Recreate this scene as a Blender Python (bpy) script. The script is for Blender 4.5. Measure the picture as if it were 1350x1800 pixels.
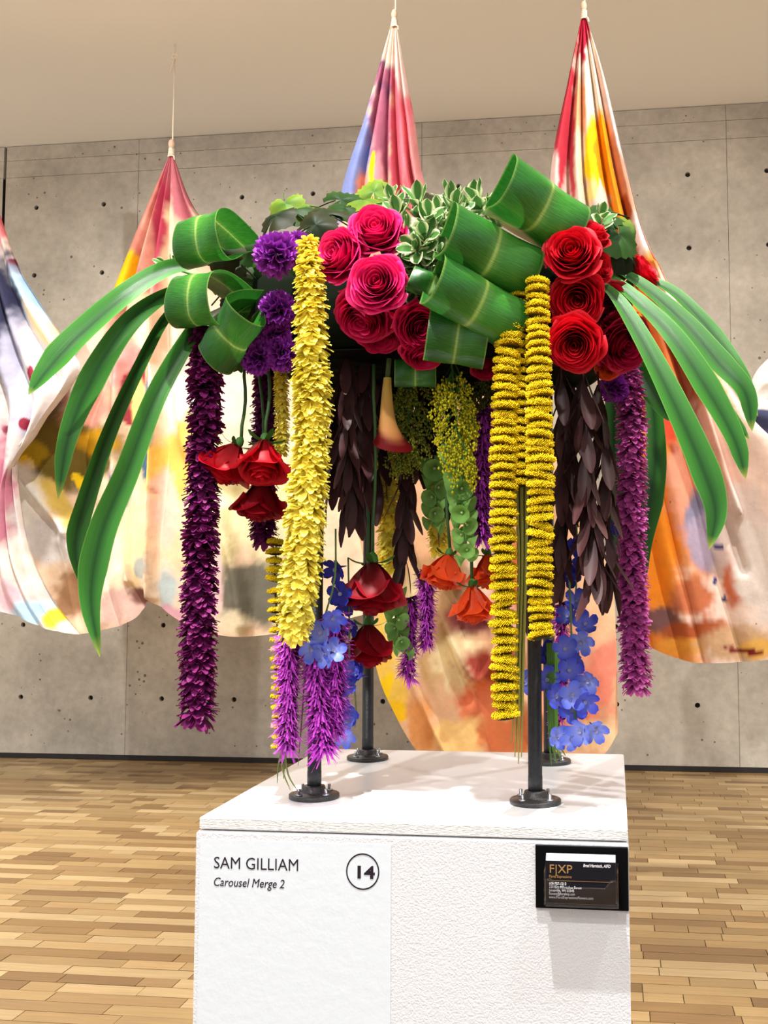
import bpy, math, random
import numpy as np
from mathutils import Vector, Matrix
for _o in list(bpy.data.objects): bpy.data.objects.remove(_o)
SC = bpy.context.scene; COL = SC.collection
rnd = random.Random(7); nrg = np.random.RandomState(5)
# ------------------------------------------------------------------ camera
F, CX, CY, YAW, PITCH, ROLL, CAMZ = 1858.9, 837.9, 874.2, 0.1291, 0.0800, -0.0022, 1.2465
_fw = np.array([-math.sin(YAW)*math.cos(PITCH), math.cos(YAW)*math.cos(PITCH), math.sin(PITCH)])
_ri = np.array([math.cos(YAW), math.sin(YAW), 0.0]); _up = np.cross(_ri, _fw)
_r2 = _ri*math.cos(ROLL)+_up*math.sin(ROLL); _u2 = _up*math.cos(ROLL)-_ri*math.sin(ROLL)
CAM = np.array([0, 0, CAMZ])
cam_d = bpy.data.cameras.new('camera'); cam = bpy.data.objects.new('camera', cam_d); COL.objects.link(cam)
cam_d.sensor_fit = 'AUTO'; cam_d.sensor_width = 36.0; cam_d.lens = F/1800*36.0
cam_d.shift_x = (675-CX)/1800; cam_d.shift_y = (CY-900)/1800; cam_d.clip_start = 0.05
_m = Matrix.Identity(4)
for _i in range(3):
    _m[_i][0], _m[_i][1], _m[_i][2], _m[_i][3] = _r2[_i], _u2[_i], -_fw[_i], CAM[_i]
cam.matrix_world = _m; SC.camera = cam
# ------------------------------------------------------------------ world, lights, exposure
SC.view_settings.view_transform = 'Standard'; SC.view_settings.look = 'None'
SC.view_settings.exposure = 0.38; SC.view_settings.gamma = 1.0; SC.view_settings.use_curve_mapping = False
wd = bpy.data.worlds.new('gallery_light'); SC.world = wd; wd.use_nodes = True
wd.node_tree.nodes['Background'].inputs[0].default_value = (0.95, 0.975, 1.0, 1)
wd.node_tree.nodes['Background'].inputs[1].default_value = 0.80
def spot(name, loc, target, power, size, blend=0.5, rad=0.05, col=(1, .98, .95)):
    l = bpy.data.lights.new(name, 'SPOT'); l.energy = power; l.spot_size = math.radians(size); l.spot_blend = blend
    l.shadow_soft_size = rad; l.color = col
    o = bpy.data.objects.new(name, l); COL.objects.link(o); o.location = loc
    o.rotation_euler = (Vector(target)-Vector(loc)).to_track_quat('-Z', 'Y').to_euler(); return o
spot('track_spot_key', (-0.42, 0.62, 4.40), (-0.28, 1.60, 1.1), 820, 36, 0.6, 0.035)
spot('track_spot_cross', (1.15, 0.75, 4.40), (-0.2, 1.65, 1.3), 220, 34, 0.6, 0.05)
spot('track_spot_front', (-1.3, -1.9, 4.40), (-0.28, 1.60, 1.25), 400, 28, 0.7, 0.08)
for _x, _t in ((-4.2, -3.1), (-1.6, -1.7), (1.0, 0.4)):
    spot('track_spot_wall', (_x, 2.8, 4.40), (_t, 6.1, 1.9), 310, 80, 0.8, 0.04)
for _x, _y, _p in ((-5, -2, 1800), (0, -3, 1800), (5, -2, 1800), (-5, 2.2, 1800), (4.6, 2.4, 1800), (1.9, 4.2, 420), (-2.9, 4.2, 420)):
    spot('floor_bounce_spot', (_x, _y, 4.42), (_x, _y+.01, 0), _p, 110, 0.9, 0.08)  # unseen spots added to light the floor and bounce onto the ceiling

# ------------------------------------------------------------------ helpers
def P(px, py, Y):
    d = _fw + _r2*((px-CX)/F) + _u2*((CY-py)/F)
    return CAM + d*(Y/d[1])
def PA(px, py, Y):
    px, py, Y = np.broadcast_arrays(np.asarray(px, float), np.asarray(py, float), np.asarray(Y, float))
    d = _fw + _r2*((px-CX)/F)[..., None] + _u2*((CY-py)/F)[..., None]
    return CAM + d*(Y/d[..., 1])[..., None]
def mpp(Y): return Y/F*1.005          # metres per pixel near depth Y
def lin(c):
    c = np.asarray(c, float)/255.0
    return np.where(c <= 0.04045, c/12.92, ((c+0.055)/1.055)**2.4)
def unit(v):
    v = np.asarray(v, float); return v/max(np.linalg.norm(v), 1e-9)
def frame(axis, spin=0.0):
    z = unit(axis); a = np.array([0, 0, 1.]) if abs(z[2]) < .9 else np.array([0, 1., 0])
    x = unit(np.cross(a, z)); y = np.cross(z, x)
    c, s = math.cos(spin), math.sin(spin)
    return np.stack([x*c+y*s, y*c-x*s, z], 1)      # columns
def mat4(R, loc, s=1.0):
    m = Matrix.Identity(4)
    for i in range(3):
        for j in range(3): m[i][j] = R[i, j]*s
        m[i][3] = loc[i]
    return m
def vnoise(x, y, seed=0):
    v = 0; r = np.random.RandomState(seed)
    for k in range(7):
        a = r.uniform(0, 6.28); f = r.uniform(.5, 2.2); p = r.uniform(0, 6.28)
        v = v+np.sin((x*np.cos(a)+y*np.sin(a))*f+p+1.7*np.sin((y*np.cos(a)-x*np.sin(a))*f*.7+p*2))
    return v/7.0
class MB:
    def __init__(s): s.v = []; s.f = []; s.c = []; s.t = []; s.n = 0
    def pts(s, v, c, t=None):
        v = np.asarray(v, float).reshape(-1, 3); n = len(v)
        c = np.broadcast_to(np.asarray(c, float), (n, 3)) if np.ndim(c) == 1 else np.asarray(c, float).reshape(-1, 3)
        s.v.append(v); s.c.append(c); s.t.append(np.zeros((n, 3)) if t is None else np.asarray(t, float).reshape(-1, 3))
        b = s.n; s.n += n; return b
    def grid(s, G, c=(1, 1, 1), t=None, wrap=False):
        n, m = G.shape[:2]
        if t is None:
            a, b_ = np.meshgrid(np.linspace(0, 1, n), np.linspace(0, 1, m), indexing='ij'); t = np.stack([b_, a, a*0], -1)
        b = s.pts(G, c, t); i = np.arange(n*m).reshape(n, m)+b
        if wrap: i = np.concatenate([i, i[:, :1]], 1)
        q = np.stack([i[:-1, :-1], i[:-1, 1:], i[1:, 1:], i[1:, :-1]], -1).reshape(-1, 4); s.f.append(q)
    def faces(s, v, f, c=(1, 1, 1)):
        b = s.pts(v, c); s.f.append([[k+b for k in q] for q in f])
    def box(s, lo, hi, c=(1, 1, 1)):
        x0, y0, z0 = lo; x1, y1, z1 = hi
        s.faces([(x0,y0,z0),(x1,y0,z0),(x1,y1,z0),(x0,y1,z0),(x0,y0,z1),(x1,y0,z1),(x1,y1,z1),(x0,y1,z1)],
                [(0,3,2,1),(4,5,6,7),(0,1,5,4),(1,2,6,5),(2,3,7,6),(3,0,4,7)], c)
    def tube(s, path, r, seg=8, c=(1, 1, 1), cap=True):
        path = np.asarray(path, float); n = len(path); r = np.broadcast_to(np.asarray(r, float), (n,))
        tg = np.gradient(path, axis=0); a = np.linspace(0, 2*math.pi, seg, endpoint=False); rings = []
        ref = np.array([0.3, 1, 0.1])
        for i in range(n):
            z = unit(tg[i]); x = unit(np.cross(ref, z)) if abs(np.dot(unit(ref), z)) < .98 else unit(np.cross([1, 0, 0], z)); y = np.cross(z, x)
            rings.append(path[i]+r[i]*(np.cos(a)[:, None]*x+np.sin(a)[:, None]*y))
        b0 = s.n; s.grid(np.array(rings), c, wrap=True)
        if cap:
            s.f.append([[b0+k for k in range(seg)][::-1], [b0+(n-1)*seg+k for k in range(seg)]])
    def lathe(s, prof, loc=(0, 0, 0), R=None, seg=20, c=(1, 1, 1), cap=True):
        a = np.linspace(0, 2*math.pi, seg, endpoint=False); prof = np.asarray(prof, float)
        G = np.stack([prof[:, :1]*np.cos(a), prof[:, :1]*np.sin(a), np.repeat(prof[:, 1:], seg, 1)], -1)
        if R is not None: G = G@R.T
        b0 = s.n; s.grid(G+np.asarray(loc), c, wrap=True); n = len(prof)
        if cap: s.f.append([[b0+k for k in range(seg)][::-1], [b0+(n-1)*seg+k for k in range(seg)]])
    def mesh(s, name, mat, smooth=True):
        me = bpy.data.meshes.new(name); V = np.concatenate(s.v)
        if len(s.f) == 1 and isinstance(s.f[0], np.ndarray): fl = s.f[0].tolist()
        else: fl = [list(map(int, q)) for b in s.f for q in b]
        me.from_pydata(V.tolist(), [], fl)
        ca = me.attributes.new('Col', 'FLOAT_COLOR', 'POINT'); C4 = np.ones((len(V), 4), np.float32); C4[:, :3] = np.concatenate(s.c)
        ca.data.foreach_set('color', C4.ravel())
        ta = me.attributes.new('tex', 'FLOAT_VECTOR', 'POINT'); ta.data.foreach_set('vector', np.concatenate(s.t).astype(np.float32).ravel())
        me.polygons.foreach_set('use_smooth', [smooth]*len(me.polygons))
        if mat: me.materials.append(mat)
        me.update(); return me
    def obj(s, name, mat, parent=None, smooth=True, m4=None, **props):
        return link(name, s.mesh(name, mat, smooth), parent, m4, **props)
def link(name, data, parent=None, m4=None, **props):
    o = bpy.data.objects.new(name, data); COL.objects.link(o)
    if parent is not None: o.parent = parent
    if m4 is not None: o.matrix_basis = m4
    for k, v in props.items(): o[k] = v
    return o
def thing(name, label, cat, loc=(0, 0, 0), group=None, m4=None):
    o = bpy.data.objects.new(name, None); COL.objects.link(o); o.empty_display_size = .02
    o.matrix_basis = Matrix.Translation(Vector(tuple(loc))) if m4 is None else m4
    o['label'] = label; o['category'] = cat
    if group: o['group'] = group
    return o
def catmull(pts, n):
    pts = np.asarray(pts, float); k = len(pts)
    q = np.vstack([2*pts[0]-pts[1], pts, 2*pts[-1]-pts[-2]]); t = np.linspace(0, k-1-1e-6, n); i = t.astype(int); u = (t-i)[:, None]
    a, b, c, d = q[i], q[i+1], q[i+2], q[i+3]
    return .5*(2*b+(c-a)*u+(2*a-5*b+4*c-d)*u**2+(3*b-a-3*c+d)*u**3)
def pxpath(pts, n): return np.array([P(*q) for q in catmull(pts, n)])

# ------------------------------------------------------------------ materials
def nt(name):
    m = bpy.data.materials.new(name); m.use_nodes = True; t = m.node_tree; b = t.nodes['Principled BSDF']; return m, t, b
def N(t, kind, **kw):
    n = t.nodes.new(kind)
    for k, v in kw.items():
        if k.startswith('i'):
            key = k[1:]; key = int(key) if key.isdigit() else key.replace('_', ' '); n.inputs[key].default_value = v
        else: setattr(n, k, v)
    return n
def colmat(name, rough=.5, trans=0.0, var=.12, spec=.4, bump=0.0, bscale=200, coat=0, stripes=None, noise=0.0, nscale=60):
    m, t, b = nt(name); L = t.links.new
    at = N(t, 'ShaderNodeAttribute', attribute_name='Col'); oi = N(t, 'ShaderNodeObjectInfo')
    mr = N(t, 'ShaderNodeMapRange', i3=1-var, i4=1+var); L(oi.outputs['Random'], mr.inputs[0])
    mul = N(t, 'ShaderNodeVectorMath', operation='SCALE'); L(at.outputs['Color'], mul.inputs[0]); L(mr.outputs[0], mul.inputs['Scale'])
    out = mul.outputs[0]
    tc = N(t, 'ShaderNodeTexCoord')
    if noise:
        nz = N(t, 'ShaderNodeTexNoise', iScale=nscale, iDetail=4.0); L(tc.outputs['Object'], nz.inputs['Vector'])
        m2 = N(t, 'ShaderNodeMapRange', i1=.3, i2=.7, i3=1-noise, i4=1+noise); L(nz.outputs[0], m2.inputs[0])
        s2 = N(t, 'ShaderNodeVectorMath', operation='SCALE'); L(out, s2.inputs[0]); L(m2.outputs[0], s2.inputs['Scale']); out = s2.outputs[0]
    if stripes:      # leaf veins: stripes in the leaf's own coordinates
        sx, sy, amt = stripes; ta = N(t, 'ShaderNodeAttribute', attribute_name='tex')
        mp = N(t, 'ShaderNodeVectorMath', operation='MULTIPLY'); mp.inputs[1].default_value = (sx, sy, 0); L(ta.outputs['Vector'], mp.inputs[0])
        nz = N(t, 'ShaderNodeTexNoise', iScale=1.0, iDetail=2.0); L(mp.outputs[0], nz.inputs['Vector'])
        m2 = N(t, 'ShaderNodeMapRange', i1=.35, i2=.65, i3=1-amt, i4=1+amt); L(nz.outputs[0], m2.inputs[0])
        s2 = N(t, 'ShaderNodeVectorMath', operation='SCALE'); L(out, s2.inputs[0]); L(m2.outputs[0], s2.inputs['Scale']); out = s2.outputs[0]
        bp = N(t, 'ShaderNodeBump', iStrength=.25, iDistance=.002); L(nz.outputs[0], bp.inputs['Height']); L(bp.outputs[0], b.inputs['Normal'])
    L(out, b.inputs['Base Color']); b.inputs['Roughness'].default_value = rough; b.inputs['Specular IOR Level'].default_value = spec
    if coat: b.inputs['Coat Weight'].default_value = coat
    if bump:
        nz = N(t, 'ShaderNodeTexNoise', iScale=bscale, iDetail=3.0); L(tc.outputs['Object'], nz.inputs['Vector'])
        bp = N(t, 'ShaderNodeBump', iStrength=bump, iDistance=.003); L(nz.outputs[0], bp.inputs['Height']); L(bp.outputs[0], b.inputs['Normal'])
    if trans:
        tr = N(t, 'ShaderNodeBsdfTranslucent'); L(out, tr.inputs[0]); mx = N(t, 'ShaderNodeMixShader', i0=trans)
        L(b.outputs[0], mx.inputs[1]); L(tr.outputs[0], mx.inputs[2]); L(mx.outputs[0], t.nodes['Material Output'].inputs[0])
    return m
def plain(name, c, rough=.5, metal=0, spec=.5, **kw):
    m, t, b = nt(name); b.inputs['Base Color'].default_value = (*lin(c), 1); b.inputs['Roughness'].default_value = rough
    b.inputs['Metallic'].default_value = metal; b.inputs['Specular IOR Level'].default_value = spec; return m
M_petal = colmat('petal', .55, .18, .10, .25)
M_rose = colmat('rose_petal', .5, .12, .08, .3, noise=.06, nscale=90)
M_leaf = colmat('ribbon_leaf', .34, .22, .08, .45, stripes=(3, 110, .16))
M_strap = colmat('strap_leaf', .36, .12, .08, .3, stripes=(40, 2, .10))
M_green = colmat('small_leaf', .5, .25, .18, .12, noise=.12, nscale=80)
M_dark = colmat('dark_leaf', .5, .05, .22, .2, noise=.1, nscale=120)
M_stem = colmat('stem', .55, 0, .1, .3)
M_fuzz = colmat('fuzzy_floret', .75, .1, .1, .15)
M_iron = colmat('black_iron', .42, 0, 0, .5, bump=.25, bscale=350, noise=.35, nscale=120)
M_zinc = plain('zinc', (170, 175, 180), .35, .9)
M_foam = plain('blocker_foam', (16, 22, 13), 1.0, 0, .05)  # near-black tone keeps the inside of the flowers dark
M_rope = colmat('rope', .9, 0, 0, .1, bump=.4, bscale=300)
M_ink = plain('ink', (32, 22, 34), .7, 0, .2)
# canvas: painted colours come per vertex, plus fine stain and speck
def canvas_mat():
    m, t, b = nt('painted_canvas'); L = t.links.new
    at = N(t, 'ShaderNodeAttribute', attribute_name='Col'); tc = N(t, 'ShaderNodeTexCoord')
    nz = N(t, 'ShaderNodeTexNoise', iScale=9.0, iDetail=8.0, iRoughness=.65); L(tc.outputs['Object'], nz.inputs['Vector'])
    mr = N(t, 'ShaderNodeMapRange', i1=.3, i2=.7, i3=.86, i4=1.12); L(nz.outputs[0], mr.inputs[0])
    s = N(t, 'ShaderNodeVectorMath', operation='SCALE'); L(at.outputs['Color'], s.inputs[0]); L(mr.outputs[0], s.inputs['Scale'])
    v = N(t, 'ShaderNodeTexVoronoi', iScale=16.0); L(tc.outputs['Object'], v.inputs['Vector'])
    n2 = N(t, 'ShaderNodeTexNoise', iScale=2.2, iDetail=2.0); L(tc.outputs['Object'], n2.inputs['Vector'])
    th = N(t, 'ShaderNodeMapRange', i1=.56, i2=.72, i3=0.0, i4=.17); L(n2.outputs[0], th.inputs[0])
    lt = N(t, 'ShaderNodeMath', operation='LESS_THAN'); L(v.outputs['Distance'], lt.inputs[0]); L(th.outputs[0], lt.inputs[1])
    mx = N(t, 'ShaderNodeMix', data_type='RGBA'); mx.inputs[7].default_value = (*lin((120, 60, 70)), 1)
    ml = N(t, 'ShaderNodeMath', operation='MULTIPLY', i1=.6); L(lt.outputs[0], ml.inputs[0]); L(ml.outputs[0], mx.inputs[0])
    L(s.outputs[0], mx.inputs[6]); L(mx.outputs[2], b.inputs['Base Color'])
    b.inputs['Roughness'].default_value = .75; b.inputs['Specular IOR Level'].default_value = .2
    n3 = N(t, 'ShaderNodeTexNoise', iScale=5.0, iDetail=4.0); L(tc.outputs['Object'], n3.inputs['Vector'])
    bp = N(t, 'ShaderNodeBump', iStrength=.35, iDistance=.05); L(n3.outputs[0], bp.inputs['Height']); L(bp.outputs[0], b.inputs['Normal'])
    tr = N(t, 'ShaderNodeBsdfTranslucent'); L(mx.outputs[2], tr.inputs[0]); sh = N(t, 'ShaderNodeMixShader', i0=.12)
    L(b.outputs[0], sh.inputs[1]); L(tr.outputs[0], sh.inputs[2]); L(sh.outputs[0], t.nodes['Material Output'].inputs[0]); return m
M_canvas = canvas_mat()
def concrete_mat():
    m, t, b = nt('cast_concrete'); L = t.links.new; g = N(t, 'ShaderNodeNewGeometry'); oi = N(t, 'ShaderNodeObjectInfo')
    n1 = N(t, 'ShaderNodeTexNoise', iScale=1.6, iDetail=9.0, iRoughness=.62); L(g.outputs['Position'], n1.inputs['Vector'])
    cr = N(t, 'ShaderNodeValToRGB'); e = cr.color_ramp.elements
    e[0].position = .3; e[0].color = (*lin((160, 153, 141)), 1); e[1].position = .72; e[1].color = (*lin((206, 198, 184)), 1); L(n1.outputs[0], cr.inputs[0])
    n2 = N(t, 'ShaderNodeTexNoise', iScale=22.0, iDetail=5.0); L(g.outputs['Position'], n2.inputs['Vector'])
    m2 = N(t, 'ShaderNodeMapRange', i1=.3, i2=.7, i3=.9, i4=1.08); L(n2.outputs[0], m2.inputs[0])
    s = N(t, 'ShaderNodeVectorMath', operation='SCALE'); L(cr.outputs[0], s.inputs[0]); L(m2.outputs[0], s.inputs['Scale'])
    v = N(t, 'ShaderNodeTexVoronoi', iScale=15.0); L(g.outputs['Position'], v.inputs['Vector'])
    n3 = N(t, 'ShaderNodeTexNoise', iScale=3.0, iDetail=3.0); L(g.outputs['Position'], n3.inputs['Vector'])
    th = N(t, 'ShaderNodeMapRange', i1=.42, i2=.75, i3=0.02, i4=.2); L(n3.outputs[0], th.inputs[0])
    lt = N(t, 'ShaderNodeMath', operation='LESS_THAN'); L(v.outputs['Distance'], lt.inputs[0]); L(th.outputs[0], lt.inputs[1])
    ml = N(t, 'ShaderNodeMath', operation='MULTIPLY', i1=.75); L(lt.outputs[0], ml.inputs[0])
    mx = N(t, 'ShaderNodeMix', data_type='RGBA'); mx.inputs[7].default_value = (*lin((74, 66, 56)), 1)
    L(ml.outputs[0], mx.inputs[0]); L(s.outputs[0], mx.inputs[6]); L(mx.outputs[2], b.inputs['Base Color'])
    b.inputs['Roughness'].default_value = .8; b.inputs['Specular IOR Level'].default_value = .25
    bp = N(t, 'ShaderNodeBump', iStrength=.3, iDistance=.01); L(n2.outputs[0], bp.inputs['Height']); L(bp.outputs[0], b.inputs['Normal']); return m
M_concrete = concrete_mat()
M_hole_gap = plain('hole_and_gap_dark', (40, 36, 34), .9)  # dark tone for joints and holes, and for shade in the gaps
def wood_mat():
    m, t, b = nt('oak_strip'); L = t.links.new; g = N(t, 'ShaderNodeNewGeometry'); at = N(t, 'ShaderNodeAttribute', attribute_name='Col')
    mp = N(t, 'ShaderNodeMapping'); mp.inputs['Scale'].default_value = (5, 110, 20); L(g.outputs['Position'], mp.inputs[0])
    nz = N(t, 'ShaderNodeTexNoise', iScale=1.0, iDetail=5.0, iDistortion=.6); L(mp.outputs[0], nz.inputs['Vector'])
    mr = N(t, 'ShaderNodeMapRange', i1=.3, i2=.7, i3=.84, i4=1.12); L(nz.outputs[0], mr.inputs[0])
    s = N(t, 'ShaderNodeVectorMath', operation='SCALE'); L(at.outputs['Color'], s.inputs[0]); L(mr.outputs[0], s.inputs['Scale'])
    L(s.outputs[0], b.inputs['Base Color']); b.inputs['Roughness'].default_value = .42; b.inputs['Specular IOR Level'].default_value = .4; return m
M_wood = wood_mat()
def paint_mat(name, c, bs, bst, rough=.6, layers=False):
    m, t, b = nt(name); L = t.links.new; g = N(t, 'ShaderNodeNewGeometry'); b.inputs['Base Color'].default_value = (*lin(c), 1)
    mp = N(t, 'ShaderNodeMapping'); L(g.outputs['Position'], mp.inputs[0])
    if layers: mp.inputs['Scale'].default_value = (1, 1, 6)
    nz = N(t, 'ShaderNodeTexNoise', iScale=bs, iDetail=4.0, iRoughness=.55); L(mp.outputs[0], nz.inputs['Vector'])
    bp = N(t, 'ShaderNodeBump', iStrength=bst, iDistance=.004); L(nz.outputs[0], bp.inputs['Height']); L(bp.outputs[0], b.inputs['Normal'])
    b.inputs['Roughness'].default_value = rough; b.inputs['Specular IOR Level'].default_value = .3; return m
M_plinth = paint_mat('roller_white', (202, 203, 206), 380, .38)
M_slab = paint_mat('slab_white', (230, 233, 236), 40, .05, .35)
M_slabedge = paint_mat('slab_edge_white', (222, 221, 218), 130, 1.0, .7, True)
M_sheet = paint_mat('label_sheet', (197, 204, 210), 60, .12, .5)
M_ceiling = paint_mat('ceiling_paint', (246, 246, 242), 60, .05, .9)

# ------------------------------------------------------------------ structure
YW, ZC = 7.2, 4.52
b = MB(); b.box((-9, -4, ZC), (9, YW+.3, ZC+.1)); b.obj('ceiling', M_ceiling, None, False, kind='structure')
wall = MB(); wall.box((-9, YW+.03, 0), (9, YW+.3, ZC)); wall = wall.obj('wall_back', M_hole_gap, None, False, kind='structure')
JX = 0.7984; CELL = 2.1215/4; CH = .515; ZT = ZC-.245
def panel(x0, nx, z0, z1, holes_z, depth=.03, tl=0, tr=0):
    mb = MB(); g = .0013; w = nx*CELL; X0, X1 = x0+g+tl, x0+w-g+tr; Z0, Z1 = z0+g, z1-g; y = YW
    if not len(holes_z):
        mb.box((X0, y, Z0), (X1, y+depth, Z1))
    else:
        zb = [Z0]+[(a+c)/2 for a, c in zip(holes_z[:-1], holes_z[1:])]+[Z1]
        for i in range(nx):
            xa = X0 if i == 0 else x0+i*CELL; xb = X1 if i == nx-1 else x0+(i+1)*CELL; cx = x0+(i+.5)*CELL
            for j, hz in enumerate(holes_z):
                za, zc = zb[j], zb[j+1]; n = 12; a = np.linspace(0, 2*math.pi, n, endpoint=False)+math.pi/4
                h = .018
                outer = []
                for q in a:
                    dx, dz = math.cos(q), math.sin(q); s = 1/max(abs(dx), abs(dz)); ux, uz = dx*s, dz*s
                    outer.append((cx+(ux*(xb-cx) if ux > 0 else ux*(cx-xa)), y, hz+(uz*(zc-hz) if uz > 0 else uz*(hz-za))))
                inn = [(cx+h*math.cos(q), y, hz+h*math.sin(q)) for q in a]; bot = [(p[0], y+.028, p[2]) for p in inn]
                v = outer+inn+bot; f = []
                for k in range(n):
                    l = (k+1) % n; f += [(k, l, n+l, n+k), (n+k, n+l, 2*n+l, 2*n+k)]
                mb.faces(v, f)
    return mb
hz0 = P(183, 359, YW)[2]; hz = [z for z in [hz0-k*CH for k in range(-1, 9)] if .1 < z < ZT-.08][::-1]
for k in range(-4, 4):
    x0 = JX+k*4*CELL
    for (za, zb, hh) in ((.035, ZT, hz), (ZT, ZC-.115, []), (ZC-.115, ZC-.004, [])):
        if k == -2:      # a wide dark control joint splits this bay
            xj = P(8, 320, YW)[0]; d = xj-(x0-2*CELL); panel(x0-4*CELL, 2, za, zb, hh, tr=d-.010).obj('concrete_panel', M_concrete, wall, False)
            panel(x0-2*CELL, 2, za, zb, hh, tl=d+.010).obj('concrete_panel', M_concrete, wall, False)
        if k != -3: panel(x0, 4, za, zb, hh).obj('concrete_panel', M_concrete, wall, False)
# parquet: strips laid across, some short, the nearest as parts, the rest joined
floor = MB(); floor.box((-9, -4, -.1), (9, YW+.03, -.008)); floor = floor.obj('floor', plain('joint', (112, 84, 54), .8), None, False, kind='structure')
tones = [(166,138,95),(160,131,88),(152,124,83),(174,149,108),(138,109,70),(162,135,92),(155,128,87),(126,98,63),(180,155,114),(146,118,79)]
fr = random.Random(3); strips = []; yv = 2.0
def inview(x, y):
    d = np.array([x, y, -CAMZ]); q = d@_fw; px = CX+F*(d@_r2)/q; py = CY-F*(d@_u2)/q
    if not (-60 < px < 1410 and py < 1850): return False
    return not (352 < px < 1095 and py > 1330)
while yv < YW+.02:
    w = .072; x = -7.6+fr.random()*.3
    while x < 5.4:
        L_ = fr.choice((.12, .2, .26, .3, .34, .42)); strips.append((x, yv, min(L_, 5.5-x), w, fr.choice(tones))); x += L_
    yv += w
def strip(mb, s):
    x, y, l, w, c = s; g = .0008; h = fr.uniform(-.0006, .0006); c = lin(c)*fr.uniform(.86, 1.0)
    x0, x1, y0, y1 = x+g, x+l-g, y+g, min(y+w-g, YW+.02); e = .0006
    mb.faces([(x0,y0,-.008),(x1,y0,-.008),(x1,y1,-.008),(x0,y1,-.008),(x0+e,y0+e,h),(x1-e,y0+e,h),(x1-e,y1-e,h),(x0+e,y1-e,h)],
             [(4,5,6,7),(0,1,5,4),(1,2,6,5),(2,3,7,6),(3,0,4,7)], c)
near = sorted([s for s in strips if inview(s[0]+s[2]/2, s[1]+s[3]/2)], key=lambda s: s[1])[:300]; ns = set(id(s) for s in near)
for s in near:
    mb = MB(); strip(mb, s); mb.obj('oak_strip', M_wood, floor, False)
mb = MB()
for s in strips:
    if id(s) not in ns: strip(mb, s)
mb.obj('oak_strips_beyond', M_wood, floor, False, kind='stuff')
b = MB(); b.box((-9, YW-.004, .001), (9, YW+.03, .034)); b.obj('shadow_gap_back', M_hole_gap, None, False, kind='structure')  # dark strip set in for the shadow gap at the wall foot

# ------------------------------------------------------------------ plinth
PX0, PY0, PWD, PDP, PZ = -.575, 1.4363, .588, .6076, CAMZ-.324
t = thing('plinth', 'white roller-painted plinth carrying the flower stand', 'plinth', (PX0+PWD/2, PY0+PDP/2, 0))
def rel(mb, o): 
    L = np.array(o.matrix_basis.translation); mb.v = [v-L for v in mb.v]; return mb
def bevbox(lo, hi, e, c=(1, 1, 1)):
    mb = MB(); x0, y0, z0 = lo; x1, y1, z1 = hi; rows = []
    for z, i in ((z0, e), (z0+e, 0), (z1-e, 0), (z1, e)):
        rows.append([(x0+i, y0+i+(e-i)*0, z), (x1-i, y0+i, z), (x1-i, y1-i, z), (x0+i, y1-i, z)])
    b0 = mb.n; mb.grid(np.array(rows), c, wrap=True); mb.f.append([[3, 2, 1, 0], [12, 13, 14, 15]]); return mb
rel(bevbox((PX0-.004, PY0-.001, 0), (PX0+PWD+.001, PY0+PDP, PZ-.0185), .003), t).obj('body', M_plinth, t, False)
slab = rel(bevbox((PX0, PY0, PZ-.0165), (PX0+PWD, PY0+PDP, PZ), .0016), t).obj('top_slab', M_slab, t, False)
slab.data.materials.append(M_slabedge)
for p in slab.data.polygons:
    if abs(p.normal.z) < .5: p.material_index = 1
rel(bevbox((PX0+.03, PY0+.03, PZ-.019), (PX0+PWD-.03, PY0+PDP-.03, PZ-.0160), .0005), t).obj('gap_shade_shim', M_hole_gap, t, False)  # recessed dark filler standing for the shade in the gap under the slab
# label sheet with lettering
YF = PY0-.001
def face_pt(px, py, off=0): return P(px, py, YF-off)
a = face_pt(352, 1474); c = face_pt(688, 1486); a2 = face_pt(340, 1830)
sh = thing('label_sheet', 'pale printed exhibition label stuck on the left of the plinth front', 'label', (a[0], YF, a[2]))
b = MB(); g = np.zeros((5, 5, 3)); 
b.box((PX0+.002, YF-.0009, .03), (c[0], YF-.0002, (a[2]+c[2])/2)); rel(b, sh).obj('sheet', M_sheet, sh, False)
def text(body, px, py, hpx, parent, mat, name='lettering', Y=None, wpx=None, shear=0, bold=0, align='LEFT'):
    Y = YF-.0012 if Y is None else Y
    cu = bpy.data.curves.new(name, 'FONT'); cu.body = body; cu.extrude = .0002; cu.shear = shear; cu.offset = bold; cu.align_x = align
    cu.size = 1.0; cu.resolution_u = 3; cu.materials.append(mat)
    o = link(name, cu, parent); bpy.context.view_layer.update()
    w = max(o.dimensions.x, 1e-4); s = hpx*mpp(Y)/.70; p = P(px, py, Y); L = np.array(parent.matrix_basis.translation)
    sx = s if wpx is None else wpx*mpp(Y)/w
    if bold or True: cu.extrude = .0002/s; cu.offset = bold
    o.matrix_basis = Matrix.Translation(Vector(tuple(p-L))) @ Matrix.Rotation(math.radians(90), 4, 'X') @ Matrix.Diagonal((sx, s, s, 1))
    bpy.context.view_layer.update(); me = bpy.data.meshes.new_from_object(o.evaluated_get(bpy.context.evaluated_depsgraph_get())); me.name = name
    n = link(name+'_', me, parent, o.matrix_basis.copy()); bpy.data.objects.remove(o); bpy.data.curves.remove(cu); n.name = name
    return n
text('SAM GILLIAM', 375, 1526, 20.5, sh, M_ink, wpx=154, bold=-.004)
text('Carousel Merge 2', 374, 1557, 15, sh, M_ink, wpx=129, shear=.22)
text('14', 622, 1543, 20.5, sh, M_ink, wpx=31, bold=.03)
rc = P(637.5, 1532, YF-.0012); Rr = 28.5*mpp(YF); b = MB(); ang = np.linspace(0, 2*math.pi, 64, endpoint=False)
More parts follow.
